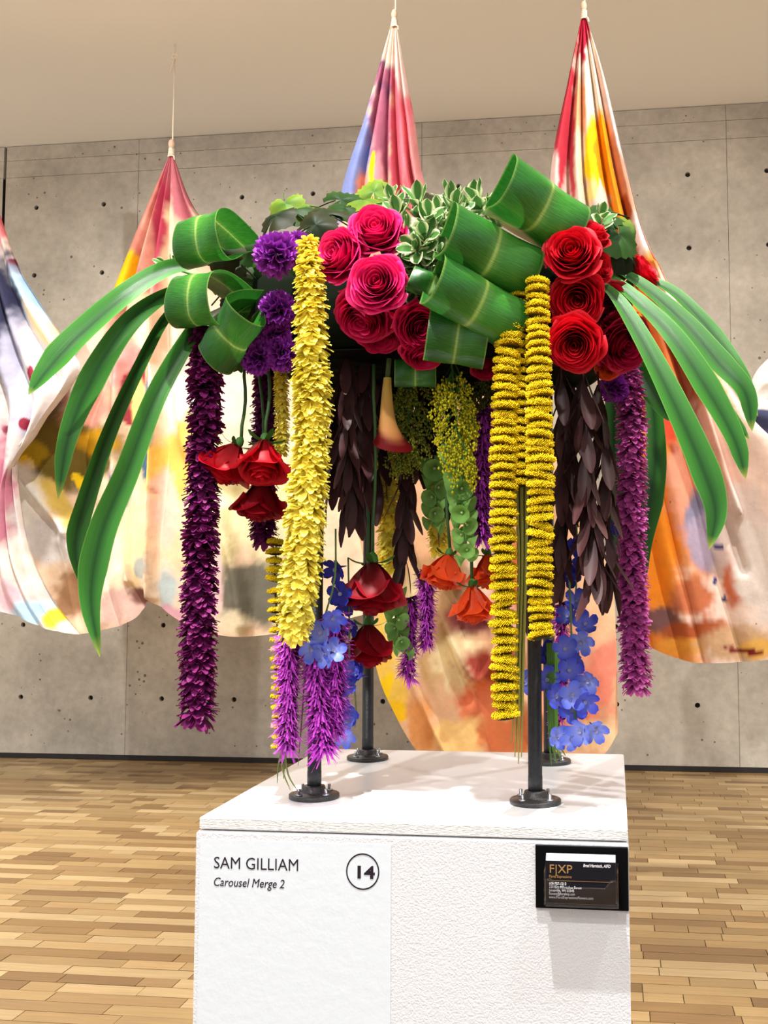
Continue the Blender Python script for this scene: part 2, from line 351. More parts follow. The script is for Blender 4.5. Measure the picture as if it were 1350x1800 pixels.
b.grid(np.array([[(rc[0]+r*math.cos(q), y, rc[2]+r*1.05*math.sin(q)) for q in ang] for r, y in ((Rr-.00085, YF-.0005), (Rr-.00085, YF-.0014), (Rr+.00085, YF-.0014), (Rr+.00085, YF-.0005))]), wrap=True)
rel(b, sh).obj('number_ring', M_ink, sh, True)
# card plate, holder, cards
M_black = plain('black_plate', (5, 5, 6), .5, 0, .06); M_gold = plain('gold_print', (150, 112, 62), .5); M_wprint = plain('white_print', (225, 225, 228), .6)
m, tt, bb = nt('clear_acrylic'); bb.inputs['Transmission Weight'].default_value = 1; bb.inputs['Roughness'].default_value = .03; bb.inputs['IOR'].default_value = 1.35
bb.inputs['Base Color'].default_value = (.97, .98, 1, 1); M_acr = m
M_card = plain('card_black', (20, 20, 25), .6, 0, .08); M_cardw = plain('card_edge', (222, 232, 244), .6)
q0, q1 = face_pt(941, 1485.5, .005), face_pt(1105.5, 1602, .005)
b = bevbox((q0[0], YF-.005, q1[2]), (min(q1[0], PX0+PWD), YF-.0001, q0[2]), .0006)
o = b.obj('card_plate', M_black, None, False, label='black square plate mounted at the top right of the plinth front', category='plate')
yb = YF-.0052; h0, h1 = P(957, 1590, yb-.012), P(1087, 1541, yb-.012); hx0, hx1, hz0_, hz1_ = h0[0], h1[0], h0[2], h1[2]
hold = thing('card_holder', 'clear acrylic card holder on the black plate', 'card holder', (hx0, yb, hz0_))
th_ = .0016; ctop = P(1018, 1503, yb-.01)[2]
b = MB(); b.box((hx0, yb-.0016, hz0_), (hx1, yb, ctop-.012)); rel(b, hold).obj('back_panel', M_acr, hold, False)
b = MB(); b.box((hx0, yb-.020, hz0_), (hx1, yb-.0018, hz0_+.003)); rel(b, hold).obj('tray_floor', M_acr, hold, False)
b = MB(); b.box((hx0, yb-.020, hz0_+.0031), (hx0+th_, yb-.0018, hz1_+.006)); rel(b, hold).obj('side_panel', M_acr, hold, False)
b = MB(); b.box((hx1-th_, yb-.020, hz0_+.0031), (hx1, yb-.0018, hz1_+.006)); rel(b, hold).obj('side_panel', M_acr, hold, False)
# front lip with a dip in the middle
xs = np.linspace(0, 1, 25); dip = hz1_-.004-(.010*np.clip((.5-np.abs(xs-.5))/.5*6-1.0, 0, 1)); X = hx0+.0018+xs*(hx1-hx0-.0036)
b = MB(); b.grid(np.array([[(x, yy, z if k else hz0_+.0031) for x, z in zip(X, dip)] for k, yy in ((0, yb-.0185), (1, yb-.0185), (1, yb-.020), (0, yb-.020))])); rel(b, hold).obj('front_lip', M_acr, hold, False)
cx0, cx1 = hx0+.0025, hx1-.0035
b = MB(); b.tube(np.stack([X, X*0+yb-.0192, dip], 1), .0007, 6); rel(b, hold).obj('lip_edge', M_acr, hold)
for k in range(8):
    y1 = yb-.0045-k*.0015; zt = ctop-.0018*(k)*.55; front = k == 7
    b = MB(); b.box((cx0, y1-.0011, hz0_+.0034), (cx1, y1, zt))
    if front:
        cd = b.obj('business_card', M_card, None, False, label='black front business card with gold and white print', category='card', group='business cards in the clear holder')
        L0 = np.array([0, 0, 0]); Yc = y1-.0014
        text('F|XP', 965, 1534, 14, cd, M_gold, Y=Yc, wpx=38); text('Floral Expressions', 965, 1542.5, 4.6, cd, M_gold, Y=Yc, wpx=38)
        text('Brad Harnisch, AIFD', 1025, 1524, 5, cd, M_wprint, Y=Yc, wpx=46, shear=.2, bold=.008)
        for s_, yy, w in (('608-757-1213', 1555, 29), ('220 East Milwaukee Street', 1561, 55), ('Janesville, WI 53545', 1567, 43), ('flowers@floralexp.com', 1573, 44), ('www.FloralExpressionsFlowers.com', 1579, 75)):
            text(s_, 965, yy, 4.4, cd, M_wprint, Y=Yc, wpx=w, bold=.006 if yy < 1562 else 0)
        lb = MB(); l0, l1 = P(962, 1547.6, Yc), P(1077, 1547, Yc); lb.box((l0[0], Yc-.0002, l0[2]), (l1[0], Yc+.0001, l0[2]+.0003)); lb.obj('printed_line', M_gold, cd, False)
    else:
        b.obj('business_card', M_cardw, None, False, label='white edged business card stacked behind the black front card', category='card', group='business cards in the clear holder')

# ------------------------------------------------------------------ iron pipe stand
FX, FY, FW, FD = -.454, 1.5828, .3345, .3497
ZTOP = P(700, 612, 1.57)[2]-.003
st = thing('pipe_stand', 'black iron pipe stand with four flanged legs on the plinth', 'stand', (FX+FW/2, FY+FD/2, PZ))
blk = lin((26, 26, 28)); blk2 = lin((46, 44, 44))
for i, (x, y) in enumerate(((FX, FY), (FX+FW, FY), (FX, FY+FD), (FX+FW, FY+FD))):
    L = np.array(st.matrix_basis.translation)
    b = MB(); b.lathe([(.0107, .012), (.0107, .040), (.0104, .0405), (.0104, ZTOP-PZ)], (x, y, PZ), seg=20, c=blk); leg = rel(b, st).obj('leg', M_iron, st)
    b = MB(); b.lathe([(.0375, .0003), (.038, .001), (.038, .0055), (.037, .0068), (.0215, .0075), (.018, .010), (.0165, .0165), (.0155, .0185), (.0108, .0188)], (x, y, PZ), seg=32, c=blk2); rel(b, st).obj('flange', M_iron, leg)
    for k in range(4):
        q = math.radians(45+90*k+8); b = MB(); bx, by = x+.0285*math.cos(q), y+.0285*math.sin(q)
        b.lathe([(.0055, .0070), (.0055, .0092), (.0026, .0093), (.0026, .0165), (.002, .0170)], (bx, by, PZ), seg=6); rel(b, st).obj('bolt', M_zinc, leg)
b = bevbox((FX-.05, FY-.02, ZTOP+.0002), (FX+FW+.05, FY+FD+.02, ZTOP+.0026), .0006, lin((14, 14, 14))); rel(b, st).obj('tray', colmat('tray_black', 1.0, 0, 0, .02), st, False)
zf0, zf1 = P(700, 612, 1.57)[2], P(700, 452, 1.55)[2]
b = MB(); nn = 40; ang = np.linspace(0, 2*math.pi, nn, endpoint=False)
def sq(r, z): return [(FX+FW/2-.012+r*.29*math.copysign(abs(math.cos(q))**.4, math.cos(q)), FY+FD/2+r*.20*math.copysign(abs(math.sin(q))**.4, math.sin(q)), z+.006*math.sin(7*q)) for q in ang]
b.grid(np.array([sq(.02, zf0), sq(.95, zf0), sq(1, zf0+.01), sq(1, zf1-.02), sq(.93, zf1), sq(.02, zf1+.004)]), wrap=True)
b.obj('foam_blocker', M_foam, None, True, label='added dark foam bed on top of the pipe stand blocking light and holding the flowers', category='foam')  # hidden foam core, added to block light and hold the flowers

# ------------------------------------------------------------------ draped painted canvases
def canvas(label, ribs, Yp, Yb, pleats, amp, base, blobs, nu=170, nv=170, seed=1, knot=True, hook=False, ph=0.0, ridges=()):
    R = np.array([catmull(r, nv) for r in ribs]); K = len(ribs)                  # K, nv, 2
    G = np.stack([catmull(R[:, j], nu) for j in range(nv)], 1)                   # nu, nv, 2
    u = np.linspace(0, 1, nu)[:, None]; v = np.linspace(0, 1, nv)[None, :]
    Y = Yp+(Yb-Yp)*v**1.2+u*0
    w = u*pleats+ph+.10*np.sin(3.1*u*6.28+seed)+.06*np.sin(v*5+seed)
    fold = np.abs(np.sin(math.pi*w))**.7-.55
    A = amp*np.minimum(1, v*3.2+.05)*(1-.7*np.clip(v*1.3-.2, 0, 1))
    low = .09*vnoise(u*5+v*1.5, v*5, seed)*np.clip(v*2-.5, 0, 1)*min(1, amp/.05)
    V = PA(G[..., 0], G[..., 1], Y); V[..., 1] += -A*fold*1.5+low
    for (line, wd, ht) in ridges:        # big soft folds of the hanging cloth
        L = catmull(line, 220); dd = np.min(np.hypot(G[..., 0][..., None]-L[:, 0], G[..., 1][..., None]-L[:, 1]), -1); V[..., 1] -= ht*np.exp(-(dd/wd)**2)
    px, py = G[..., 0], G[..., 1]; C = np.ones(px.shape+(3,))*lin(base)
    nx = vnoise(px/40, py/40, seed+3)*1.1+vnoise(px/11, py/11, seed+4)*.7+vnoise(px/4.5, py/4.5, seed+5)*.35
    for k, bl in enumerate(blobs):
        x, y, rx, ry, c = bl[:5]; an = math.radians(bl[5]) if len(bl) > 5 else 0; soft = bl[6] if len(bl) > 6 else .8
        dx, dy = px-x, py-y; ca, sa = math.cos(an), math.sin(an); ex, ey = (dx*ca+dy*sa)/rx, (dy*ca-dx*sa)/ry
        soft = soft*.75; d = np.sqrt(ex*ex+ey*ey)+nx*(.5 if soft > .3 else .35); a = np.clip((1.2-d)/soft+.3, 0, 1); a = (a*a*(3-2*a))[..., None]
        C = C*(1-a)+lin(c)*a
    top = P(*ribs[K//2][0], Yp) if knot else V[nu//2, -1]
    t = thing('draped_canvas', label, 'draped canvas', top, 'painted canvases hung from the ceiling')
    mb = MB(); mb.grid(V.transpose(1, 0, 2)[:, ::-1]-top, C.transpose(1, 0, 2)[:, ::-1]); mb.obj('cloth', M_canvas, t)
    cr = lin((236, 222, 200))
    if knot:
        s = mpp(Yp); k = MB()
        for j in range(5):
            a = np.linspace(0, 2*math.pi, 14); z = s*(-3+j*3.4)
            k.tube(np.stack([s*(5.2-j*.3)*np.cos(a)+j*.2*s, s*5*np.sin(a), a*0+z+s*.5*np.cos(a+j)], 1), s*1.9, 6, cr, False)
        k.tube([(s*4, -s*4, -s*2), (s*8, -s*6, -s*6), (s*9, -s*6, -s*13)], s*1.3, 6, cr)
        k.obj('knot', M_rope, t)
        k = MB(); k.lathe([(s*4.5, s*12), (s*5.5, s*17), (s*6, s*22), (s*4, s*28), (s*1, s*30)], seg=10, c=lin((222, 190, 165))); k.obj('gathered_end', M_rope, t)
        zt = ZC-top[2]; k = MB(); e = zt-(.095 if hook else .05); k.tube([(s*2, 0, s*10), (s*2.2, 0, s*30), (s*3, 0, e)], s*1.3, 8, cr); k.obj('rope', M_rope, t)
        if hook:
            k = MB(); a = np.linspace(0, 2*math.pi, 20); k.tube(np.stack([s*3+.017*np.cos(a), a*0, e+.017+.017*np.sin(a)], 1), .0045, 8, cr, False)
            k.tube([(s*3, 0, e+.032), (s*3, 0, zt-.001)], .0045, 8, cr); k.tube([(s*3, -.005, e), (s*1, -.01, e-.03), (-s*4, -.01, e-.085)], .004, 6, cr)
            k.obj('ceiling_hook', M_rope, t)
    return t
canvas('draped canvas with salmon and rose folds hanging from the leftmost ceiling hook',
  [[(298,272),(240,405),(180,545),(105,660),(10,795),(30,930),(75,1040),(130,1116)],
   [(299,272),(252,400),(200,545),(150,660),(80,790),(110,900),(140,1020),(170,1110)],
   [(299,272),(262,400),(222,545),(190,660),(150,790),(165,900),(185,1020),(215,1098)],
   [(300,272),(270,400),(240,545),(225,660),(205,790),(208,900),(214,1020),(240,1085)],
   [(300,272),(280,400),(258,545),(250,660),(243,790),(235,900),(232,1000),(258,1058)],
   [(301,272),(290,400),(280,545),(276,660),(272,790),(270,900),(268,1000),(275,1062)],
   [(302,272),(308,400),(318,545),(330,660),(335,790),(335,900),(335,1000),(330,1095)],
   [(303,272),(325,380),(365,500),(400,600),(415,700),(420,850),(420,1000),(410,1119)],
   [(303,272),(338,370),(415,480),(470,560),(500,650),(510,800),(520,1000),(520,1108)],
   [(304,272),(345,372),(450,480),(560,560),(620,640),(640,800),(640,960),(640,1080)]], 5.92, 5.75, 5.0, .09, (226,196,166),
  [(235,430,45,150,(208,128,112),20),(283,400,14,140,(190,66,92),8),(318,340,22,70,(196,112,122),-15),(300,450,10,90,(246,226,190)),(262,480,12,90,(225,160,140)),
   (214,500,16,52,(243,186,14),26,.25),(250,570,14,60,(250,232,196)),(215,640,40,50,(224,150,142)),(150,650,50,60,(226,190,168)),(236,690,16,62,(150,48,62),12,.3),(276,680,12,42,(245,150,30)),
   (262,770,13,85,(62,92,122),4,.6),(244,730,12,70,(250,216,124)),(105,780,95,75,(104,86,28),-15),(100,690,34,40,(92,78,66),-30),(60,800,28,22,(170,140,20)),(170,775,36,24,(196,146,24)),(165,720,50,30,(226,160,142)),
   (52,815,14,10,(235,190,20),30,.3),(88,855,22,6,(240,200,20),20,.3),(140,850,18,6,(240,200,20),60,.3),(210,860,16,34,(84,92,140)),
   (55,900,40,75,(230,226,214),-20),(95,950,50,40,(214,208,204)),(18,850,12,60,(220,200,60)),(120,900,14,60,(210,180,90),-35),(135,1045,40,40,(150,112,80)),(175,980,30,60,(236,216,190)),(220,1065,60,34,(196,160,148)),
   (245,950,24,90,(240,212,160)),(260,1000,20,20,(170,170,160)),(250,1048,26,16,(110,70,60)),(320,690,40,90,(250,232,214)),(350,690,20,40,(252,248,240)),(360,620,50,50,(236,196,180)),(365,780,30,60,(232,214,160)),(330,960,30,60,(222,190,150)),(400,700,34,50,(226,206,190)),(400,960,30,40,(190,176,130)),(470,850,40,60,(226,208,150)),(470,960,30,40,(206,190,150)),(312,820,36,60,(228,186,90)),(291,862,12,9,(140,30,52),0,.25),  # brown blob at the pleat hem paints the dark inside of its tube
   (300,900,18,60,(236,190,170)),(410,880,60,80,(238,226,176)),(440,1050,60,56,(104,100,86),-30),(385,1000,10,100,(226,190,186)),(300,1030,26,40,(174,186,186)),(300,1085,30,20,(200,150,160)),(415,1095,30,20,(222,208,176)),(470,760,30,60,(230,226,218))], seed=2, hook=True, ridges=[([(110,655),(60,740),(12,798)],14,.07),([(16,800),(80,880),(122,935)],9,.07),([(30,930),(75,1040),(130,1112)],12,.05),([(277,540),(273,800),(270,1050)],6,.09),([(255,560),(240,790),(226,1020)],8,.06),([(318,560),(325,720),(345,800),(420,850)],16,.07),([(395,900),(420,1010),(430,1100)],10,.07),([(215,640),(205,800),(200,900)],9,.05),([(120,950),(150,1010),(175,1090)],20,.06)])
canvas('draped canvas of pale blue and navy cut by the left edge of the picture',
  [[(-70,150),(2,385),(32,470),(64,525),(112,600),(135,650),(70,740),(25,800),(40,950),(80,1050),(132,1117)],
   [(-73,150),(-8,400),(15,495),(45,565),(85,640),(95,690),(60,760),(20,830),(30,960),(60,1050),(100,1111)],
   [(-76,150),(-25,420),(-5,525),(22,620),(45,690),(45,740),(30,800),(12,860),(15,970),(40,1050),(66,1099)],
   [(-80,150),(-50,430),(-40,540),(-15,640),(5,710),(0,780),(-5,840),(-10,900),(-5,980),(5,1040),(25,1082)],
   [(-90,150),(-90,430),(-110,540),(-110,640),(-100,720),(-100,790),(-100,860),(-100,970),(-95,1030),(-90,1050)]], 5.5, 5.45, 4.0, .07, (206,196,192),
  [(10,400,20,40,(216,124,126)),(20,440,18,24,(236,214,200)),(24,470,10,14,(120,22,42),0,.3),(48,520,24,60,(158,184,206),-35),(85,590,14,50,(236,212,168),-35),(0,560,30,110,(44,44,68)),(25,640,24,60,(160,158,176)),
   (70,650,30,40,(200,198,202)),(40,720,20,40,(186,182,196)),(46,745,7,10,(140,40,60),0,.3),(60,660,6,14,(140,40,60),0,.3),(12,755,8,8,(120,20,50),0,.3),(0,900,22,120,(186,118,136)),(40,1000,34,50,(222,212,202)),(20,1050,20,30,(210,170,180)),(52,1080,34,22,(172,200,220)),(90,1088,14,16,(230,206,60)),(115,1105,20,12,(240,232,200))], seed=5, knot=False)
canvas('draped canvas of mauve rose and lilac hanging behind the middle of the flowers',
  [[(687,44),(640,200),(592,350),(578,550),(600,800),(640,1000),(660,1170),(700,1265),(742,1335)],
   [(688,44),(655,200),(622,350),(620,550),(650,800),(690,1000),(712,1170),(745,1275),(775,1345)],
   [(690,44),(668,200),(652,350),(665,550),(700,800),(745,1000),(765,1170),(795,1275),(820,1350)],
   [(692,44),(681,200),(680,350),(700,550),(750,800),(795,1000),(830,1170),(860,1275),(880,1350)],
   [(693,44),(693,200),(702,350),(740,550),(800,800),(850,1000),(890,1170),(925,1275),(950,1350)],
   [(695,44),(704,200),(722,350),(780,550),(860,800),(920,1000),(960,1170),(990,1275),(1010,1345)],
   [(696,44),(715,200),(738,350),(820,550),(930,800),(1000,1000),(1040,1170),(1055,1270),(1060,1325)],
   [(698,44),(726,200),(754,350),(850,550),(1000,800),(1070,1000),(1083,1120),(1085,1220),(1086,1288)]], 4.6, 4.35, 5.0, .075, (226,180,140),
  [(665,130,16,60,(226,192,172),14),(622,280,34,110,(126,138,192),16),(676,150,16,60,(112,66,104)),(672,230,22,90,(172,98,122)),(700,250,13,130,(204,92,108)),(718,250,12,120,(222,112,122)),(712,110,14,60,(226,190,182)),(736,290,14,90,(214,140,138)),(722,330,9,50,(196,92,102)),(655,320,5,46,(250,206,0),5,.25),(668,320,7,50,(224,152,162)),(690,80,20,30,(226,206,190)),
   (640,340,12,40,(226,160,140)),(690,560,80,80,(210,120,110)),(760,560,80,90,(220,150,120)),(685,1170,34,90,(238,196,84)),(725,1090,34,80,(240,222,178)),(672,1230,10,40,(248,206,20),20,.4),(700,1250,20,14,(240,190,20),40,.4),(770,1100,30,110,(206,170,120)),(800,1080,18,100,(160,124,84)),(830,1095,34,26,(112,50,50)),(845,1010,30,60,(240,216,190)),(885,1060,30,60,(236,184,172)),
   (820,1180,40,60,(240,222,176)),(870,1170,50,34,(160,66,52)),(850,1240,60,40,(226,128,88)),(800,1290,50,30,(242,200,130)),(900,1290,50,30,(214,120,74)),(745,1270,24,50,(220,150,90)),(1040,1200,44,90,(236,140,118)),(1050,1290,40,30,(242,204,160)),(1010,1130,30,40,(240,170,140)),(970,1250,40,60,(226,150,110)),(930,1000,40,80,(226,110,70)),(1040,1060,40,60,(238,190,150))], seed=9, ridges=[([(735,940),(765,1050),(800,1130),(838,1190),(868,1170),(885,1110)],13,.10),([(815,1040),(830,1090),(850,1100)],26,-.10),([(700,1100),(740,1220),(790,1320)],9,.07),([(880,1150),(900,1210),(960,1260)],20,.06),([(760,1000),(780,1100),(820,1230)],12,-.05)])
canvas('draped canvas of crimson amber and white hanging at the right',
  [[(1022,30),(1000,130),(966,310),(985,450),(1030,600),(1075,800),(1108,1000),(1142,1138)],
   [(1023,30),(1008,130),(990,310),(1010,450),(1060,600),(1105,800),(1140,1000),(1175,1152)],
   [(1024,30),(1016,130),(1012,310),(1035,450),(1085,600),(1130,800),(1170,1000),(1210,1162)],
   [(1025,30),(1025,130),(1034,310),(1062,450),(1110,600),(1160,800),(1205,1000),(1245,1165)],
   [(1026,30),(1036,130),(1058,310),(1090,450),(1140,600),(1190,800),(1240,1000),(1290,1165)],
   [(1028,30),(1046,130),(1078,310),(1115,450),(1170,600),(1235,800),(1300,1000),(1340,1162)],
   [(1029,30),(1054,130),(1092,310),(1130,450),(1195,600),(1275,750),(1360,900),(1420,1150)],
   [(1030,30),(1062,130),(1106,310),(1142,430),(1222,575),(1312,720),(1400,830),(1480,1100)]], 4.5, 4.6, 5.0, .07, (234,206,190),
  [(1180,820,90,300,(226,150,96)),(1150,980,60,160,(230,140,60)),(988,220,16,170,(200,56,72),8),(972,300,9,40,(238,206,198)),(1008,270,7,110,(196,70,84)),(1027,70,9,46,(190,36,66),0,.5),(1040,150,12,70,(248,232,212)),(1020,190,9,60,(236,176,132)),(1020,300,10,60,(240,216,190)),(1043,285,12,62,(252,218,14),0,.5),(1040,340,10,20,(244,226,140)),
   (1068,285,16,70,(238,154,18),-8,.5),(1085,360,16,50,(236,150,30)),(1085,190,18,110,(236,214,208),-12),(1098,330,8,70,(216,150,120),-15),(1112,400,8,50,(170,84,44),-18,.5),(1140,440,16,60,(240,216,208),-22),
   (1135,520,40,60,(232,130,34)),(1170,600,40,60,(222,126,66)),(1205,620,26,90,(186,96,56),-22),(1190,540,18,60,(238,210,206),-35),(1165,745,30,46,(228,78,56),0,.6),(1182,792,20,12,(150,48,56),0,.3),(1155,920,36,170,(234,138,34)),(1205,850,34,70,(224,150,120)),(1232,900,24,44,(130,126,150)),(1245,960,36,44,(172,156,178)),
   (1235,760,14,130,(176,98,66),-18),(1275,800,30,90,(222,178,160),-25),(1310,930,40,90,(216,196,186)),(1290,1000,30,30,(206,180,170)),(1220,1050,40,40,(196,112,74)),(1295,1030,24,34,(196,104,70)),(1165,1090,36,22,(120,84,84)),(1230,1110,60,24,(170,84,44)),(1200,1135,44,12,(224,150,56)),(1300,1130,60,30,(196,158,120)),(1335,1140,30,16,(222,170,84)),(1310,1145,34,4,(120,30,30),8,.3),(1265,960,6,4,(40,44,110),0,.3),(1258,1022,5,5,(40,44,110),0,.3),(1275,1052,5,4,(40,44,110),0,.3),(1340,1010,40,80,(220,206,196))], seed=12, ridges=[([(1150,470),(1195,600),(1245,740),(1300,900)],9,.08),([(1170,560),(1215,700),(1260,850),(1310,1000)],9,-.05)])
canvas('draped canvas of white and navy just entering the right edge of the picture',
  [[(1560,300),(1440,540),(1372,610),(1330,652),(1318,690),(1345,700),(1400,720)],[(1560,330),(1450,580),(1380,660),(1335,690),(1322,730),(1345,745),(1400,760)],
   [(1560,350),(1460,620),(1390,700),(1345,740),(1320,790),(1345,800),(1400,810)],[(1560,380),(1470,680),(1400,760),(1350,800),(1325,850),(1350,860),(1400,880)]], 5.3, 5.3, 2.0, .05, (234,228,220),
  [(1345,740,40,26,(62,66,96)),(1330,770,20,14,(110,116,150)),(1345,840,40,30,(226,206,196))], nu=70, nv=80, seed=20, knot=False)

# ------------------------------------------------------------------ flower builders
GRN = lin((66, 118, 52)); DGRN = lin((34, 66, 34))
def petal_grid(L, W, bend, cup, n=5, m=3, tip=.75, base=.3, wob=0.0, pt=0.0):
    s = np.linspace(0, 1, n)[:, None]; u = np.linspace(-1, 1, m)[None, :]
    w = W*.5*(base+(1-base)*np.sin(np.pi*np.clip(s, 0, 1)**tip*.5))*np.sqrt(np.clip(1-np.clip((s-.62)/.42, 0, 1)**2, .02, 1))
    a = bend*s; x = L*np.where(abs(bend) > 1e-3, np.sin(a)/max(abs(bend), 1e-3)*np.sign(bend or 1), s); z = L*(1-np.cos(a))/(bend if abs(bend) > 1e-3 else 1)
    z = z+cup*W*(u*u)*s
    return np.stack([x+0*u, w*u, z+wob*np.sin(u*4+s*3)*W], -1)
def place_grid(G, yaw, elev, base):
    ce, se = math.cos(elev), math.sin(elev); R1 = np.array([[ce, 0, -se], [0, 1, 0], [se, 0, ce]])
    c, s = math.cos(yaw), math.sin(yaw); R2 = np.array([[c, -s, 0], [s, c, 0], [0, 0, 1]]); return G@(R2@R1).T+np.asarray(base)
def shade(c0, c1, n, m, p=1.0):
    s = (np.linspace(0, 1, n)**p)[:, None, None]; return (c0*(1-s)+c1*s)*np.ones((n, m, 1))
def mum_mesh(R, c0, c1, seed, npet=60, droop=.62):
    r = random.Random(seed); mb = MB()
    for k in range(npet):
        lay = k % 3; yaw = k*2.39996+r.uniform(-.1, .1); el = -droop+.42*lay-.2+r.uniform(-.15, .15)
        L = R*(.86-.07*lay)*r.uniform(.85, 1.12); G = petal_grid(L, R*.37, -.45+r.uniform(-.25, .25), .12)
        mb.grid(place_grid(G, yaw, el, (R*.14*math.cos(yaw), R*.14*math.sin(yaw), R*.10*lay)), shade(c0, c1, 5, 3))
    return mb.mesh('blossom', M_petal)
def garland(name, label, group, path, n, meshes, radius, Rm, mat_cord=M_stem, tilt=.16, part='blossom', cord=lin((60, 70, 40)), jit=0.0):
    pts = pxpath(path, 200); seg = np.linalg.norm(np.diff(pts, axis=0), axis=1); cum = np.r_[0, np.cumsum(seg)]
    t = thing(name, label, 'garland', pts[-1], group)
    o = pts[-1]; mb = MB(); mb.tube(pts[::10]-o, .0016, 6, cord); mb.obj('cord', mat_cord, t)
    for k in range(n):
        f = k/(n-1); d = f*cum[-1]; p = np.array([np.interp(d, cum, pts[:, j]) for j in range(3)]); i = min(np.searchsorted(cum, d), 198)
        ax = unit(pts[max(i-6, 0)]-pts[min(i+6, 199)]); ax = unit(ax+np.array([rnd.gauss(0, tilt), rnd.gauss(0, tilt), 0]))
        s = radius(f)*rnd.uniform(.93, 1.07)/Rm
        link(part, meshes[k % len(meshes)], t, mat4(frame(ax, rnd.uniform(0, 6.28)), p-o+np.array([rnd.gauss(0, jit), rnd.gauss(0, jit), 0]), s))
    return t
def interp(xs, ys): return lambda f: float(np.interp(f, xs, ys))
Y1, Y2 = lin((252, 218, 14)), lin((255, 248, 120))
mum_y = [mum_mesh(.03, Y1, Y2, s) for s in range(5)]
mum_p = [mum_mesh(.03, lin((52, 10, 50)), lin((134, 36, 108)), s+10, 60, .45) for s in range(5)]
mum_m = [mum_mesh(.03, lin((124, 26, 104)), lin((226, 112, 196)), s+20, 60, .35) for s in range(5)]
m_ = mpp(1.5)
garland('mum_garland', 'long bright yellow petal garland at the front left of the flowers', None, [(541,428,1.47),(545,500,1.46),(546,600,1.46),(548,750,1.46),(538,900,1.46),(530,1000,1.46),(517,1108,1.47)], 45, mum_y, interp([0, .12, .5, .9, 1], [25*m_, 36*m_, 44*m_, 45*m_, 36*m_]), .03)
garland('mum_garland', 'dark plum petal garland hanging at the far left below the leaf loops', None, [(352,575,1.57),(362,680,1.57),(356,850,1.57),(352,1000,1.56),(348,1120,1.56),(347,1255,1.56)], 44, mum_p, interp([0, .1, 1], [32*m_, 41*m_, 42*m_]), .03)
garland('mum_garland', 'light magenta petal garland hanging at the far right of the flowers', None, [(1108,648,1.70),(1111,800,1.70),(1110,950,1.70),(1114,1080,1.70),(1118,1203,1.70)], 42, mum_m, interp([0, .1, 1], [28*m_, 36*m_, 36*m_]), .03)
garland('mum_garland', 'short dark plum petal garland behind the hanging red roses', None, [(470,640,1.68),(466,760,1.68),(464,860,1.68),(463,945,1.68)], 24, mum_p, lambda f: 34*m_, .03)
garland('mum_garland', 'yellow petal garland hanging deep in the shade beside the dark leaves', None, [(672,770,1.86),(682,860,1.86),(684,940,1.86),(684,995,1.86)], 17, mum_y, lambda f: 33*m_, .03)
garland('mum_garland', 'yellow petal garland half hidden behind the green bell flowers', None, [(765,800,1.90),(770,870,1.90),(772,960,1.90)], 12, mum_y, lambda f: 32*m_, .03)
garland('mum_garland', 'thin amber petal garland between the plum garland and the bright yellow one', None, [(494,650,1.62),(496,720,1.62),(494,790,1.62)], 12, mum_y, lambda f: 20*m_, .03)
def button_mesh(seed):
    r = random.Random(seed); mb = MB(); R = .018; c0, c1 = lin((150, 104, 0)), lin((255, 222, 30)); n = 300
    mb.lathe([(.002, -.0038), (R*.5, -.0038), (R*.74, -.001), (R*.68, .002), (R*.4, .0036), (.001, .0036)], seg=14, c=c0)
    mb.lathe([(.003, -.0058), (R*.5, -.0052), (R*.66, -.0042)], seg=12, c=lin((48, 52, 26)), cap=False)
    for k in range(n):
        z = 1-1.45*(k+.5)/n; th = k*2.39996; q = math.sqrt(max(0, 1-z*z)); d = np.array([q*math.cos(th), q*math.sin(th), z]); p = d*np.array([R*.84, R*.76, .0048])
        dd = unit(d*np.array([1, 1, .8])+np.array([0, 0, .25])); Fm = frame(dd, r.uniform(0, 3)); h = .0052*r.uniform(.55, 1.2); w = .0010
        v = [p+Fm[:, 0]*w, p+Fm[:, 1]*w, p-Fm[:, 0]*w, p-Fm[:, 1]*w]; tp = [x*1.0+dd*h for x in v]; b0 = mb.n
        tp = [p+dd*h+(x-p)*.75 for x in v]
        mb.faces(v+tp, [(4, 5, 6, 7), (0, 1, 5, 4), (1, 2, 6, 5), (2, 3, 7, 6), (3, 0, 4, 7)], np.array([c0*.7]*4+[c1]*4)*r.uniform(.78, 1.1))
    return mb.mesh('button_flower', M_fuzz)
btn = [button_mesh(s) for s in range(3)]
GB = dict(part='button_flower', tilt=.10, jit=.0005)
garland('button_garland', 'longest strand of yellow button flowers beside the front right iron leg', None, [(897,560,1.475),(889,680,1.475),(885,860,1.475),(886,1060,1.475),(888,1258,1.475)], 45, btn, lambda f: 23*m_, .018, **GB)
garland('button_garland', 'shortest strand of yellow button flowers squeezed between two longer strands', None, [(912,505,1.49),(908,620,1.487),(910,740,1.485),(912,850,1.485)], 24, btn, interp([0, .5, 1], [17*m_, 19*m_, 20*m_]), .018, **GB)
garland('button_garland', 'strand of yellow button flowers running down beside the dark bronze leaves', None, [(944,497,1.47),(947,650,1.465),(950,850,1.465),(949,1000,1.465),(951,1117,1.465)], 44, btn, interp([0, .5, 1], [20*m_, 23*m_, 20*m_]), .018, **GB)
garland('button_garland', 'strand of yellow button flowers peeping out left of the purple spikes', None, [(484,1040,1.58),(490,1150,1.58),(492,1250,1.58),(492,1312,1.58)], 17, btn, lambda f: 15*m_, .018, **GB)
garland('button_garland', 'tiny strand of yellow button flowers under the plum garland end', None, [(486,955,1.66),(484,990,1.66),(483,1018,1.66)], 5, btn, lambda f: 18*m_, .018, **GB)

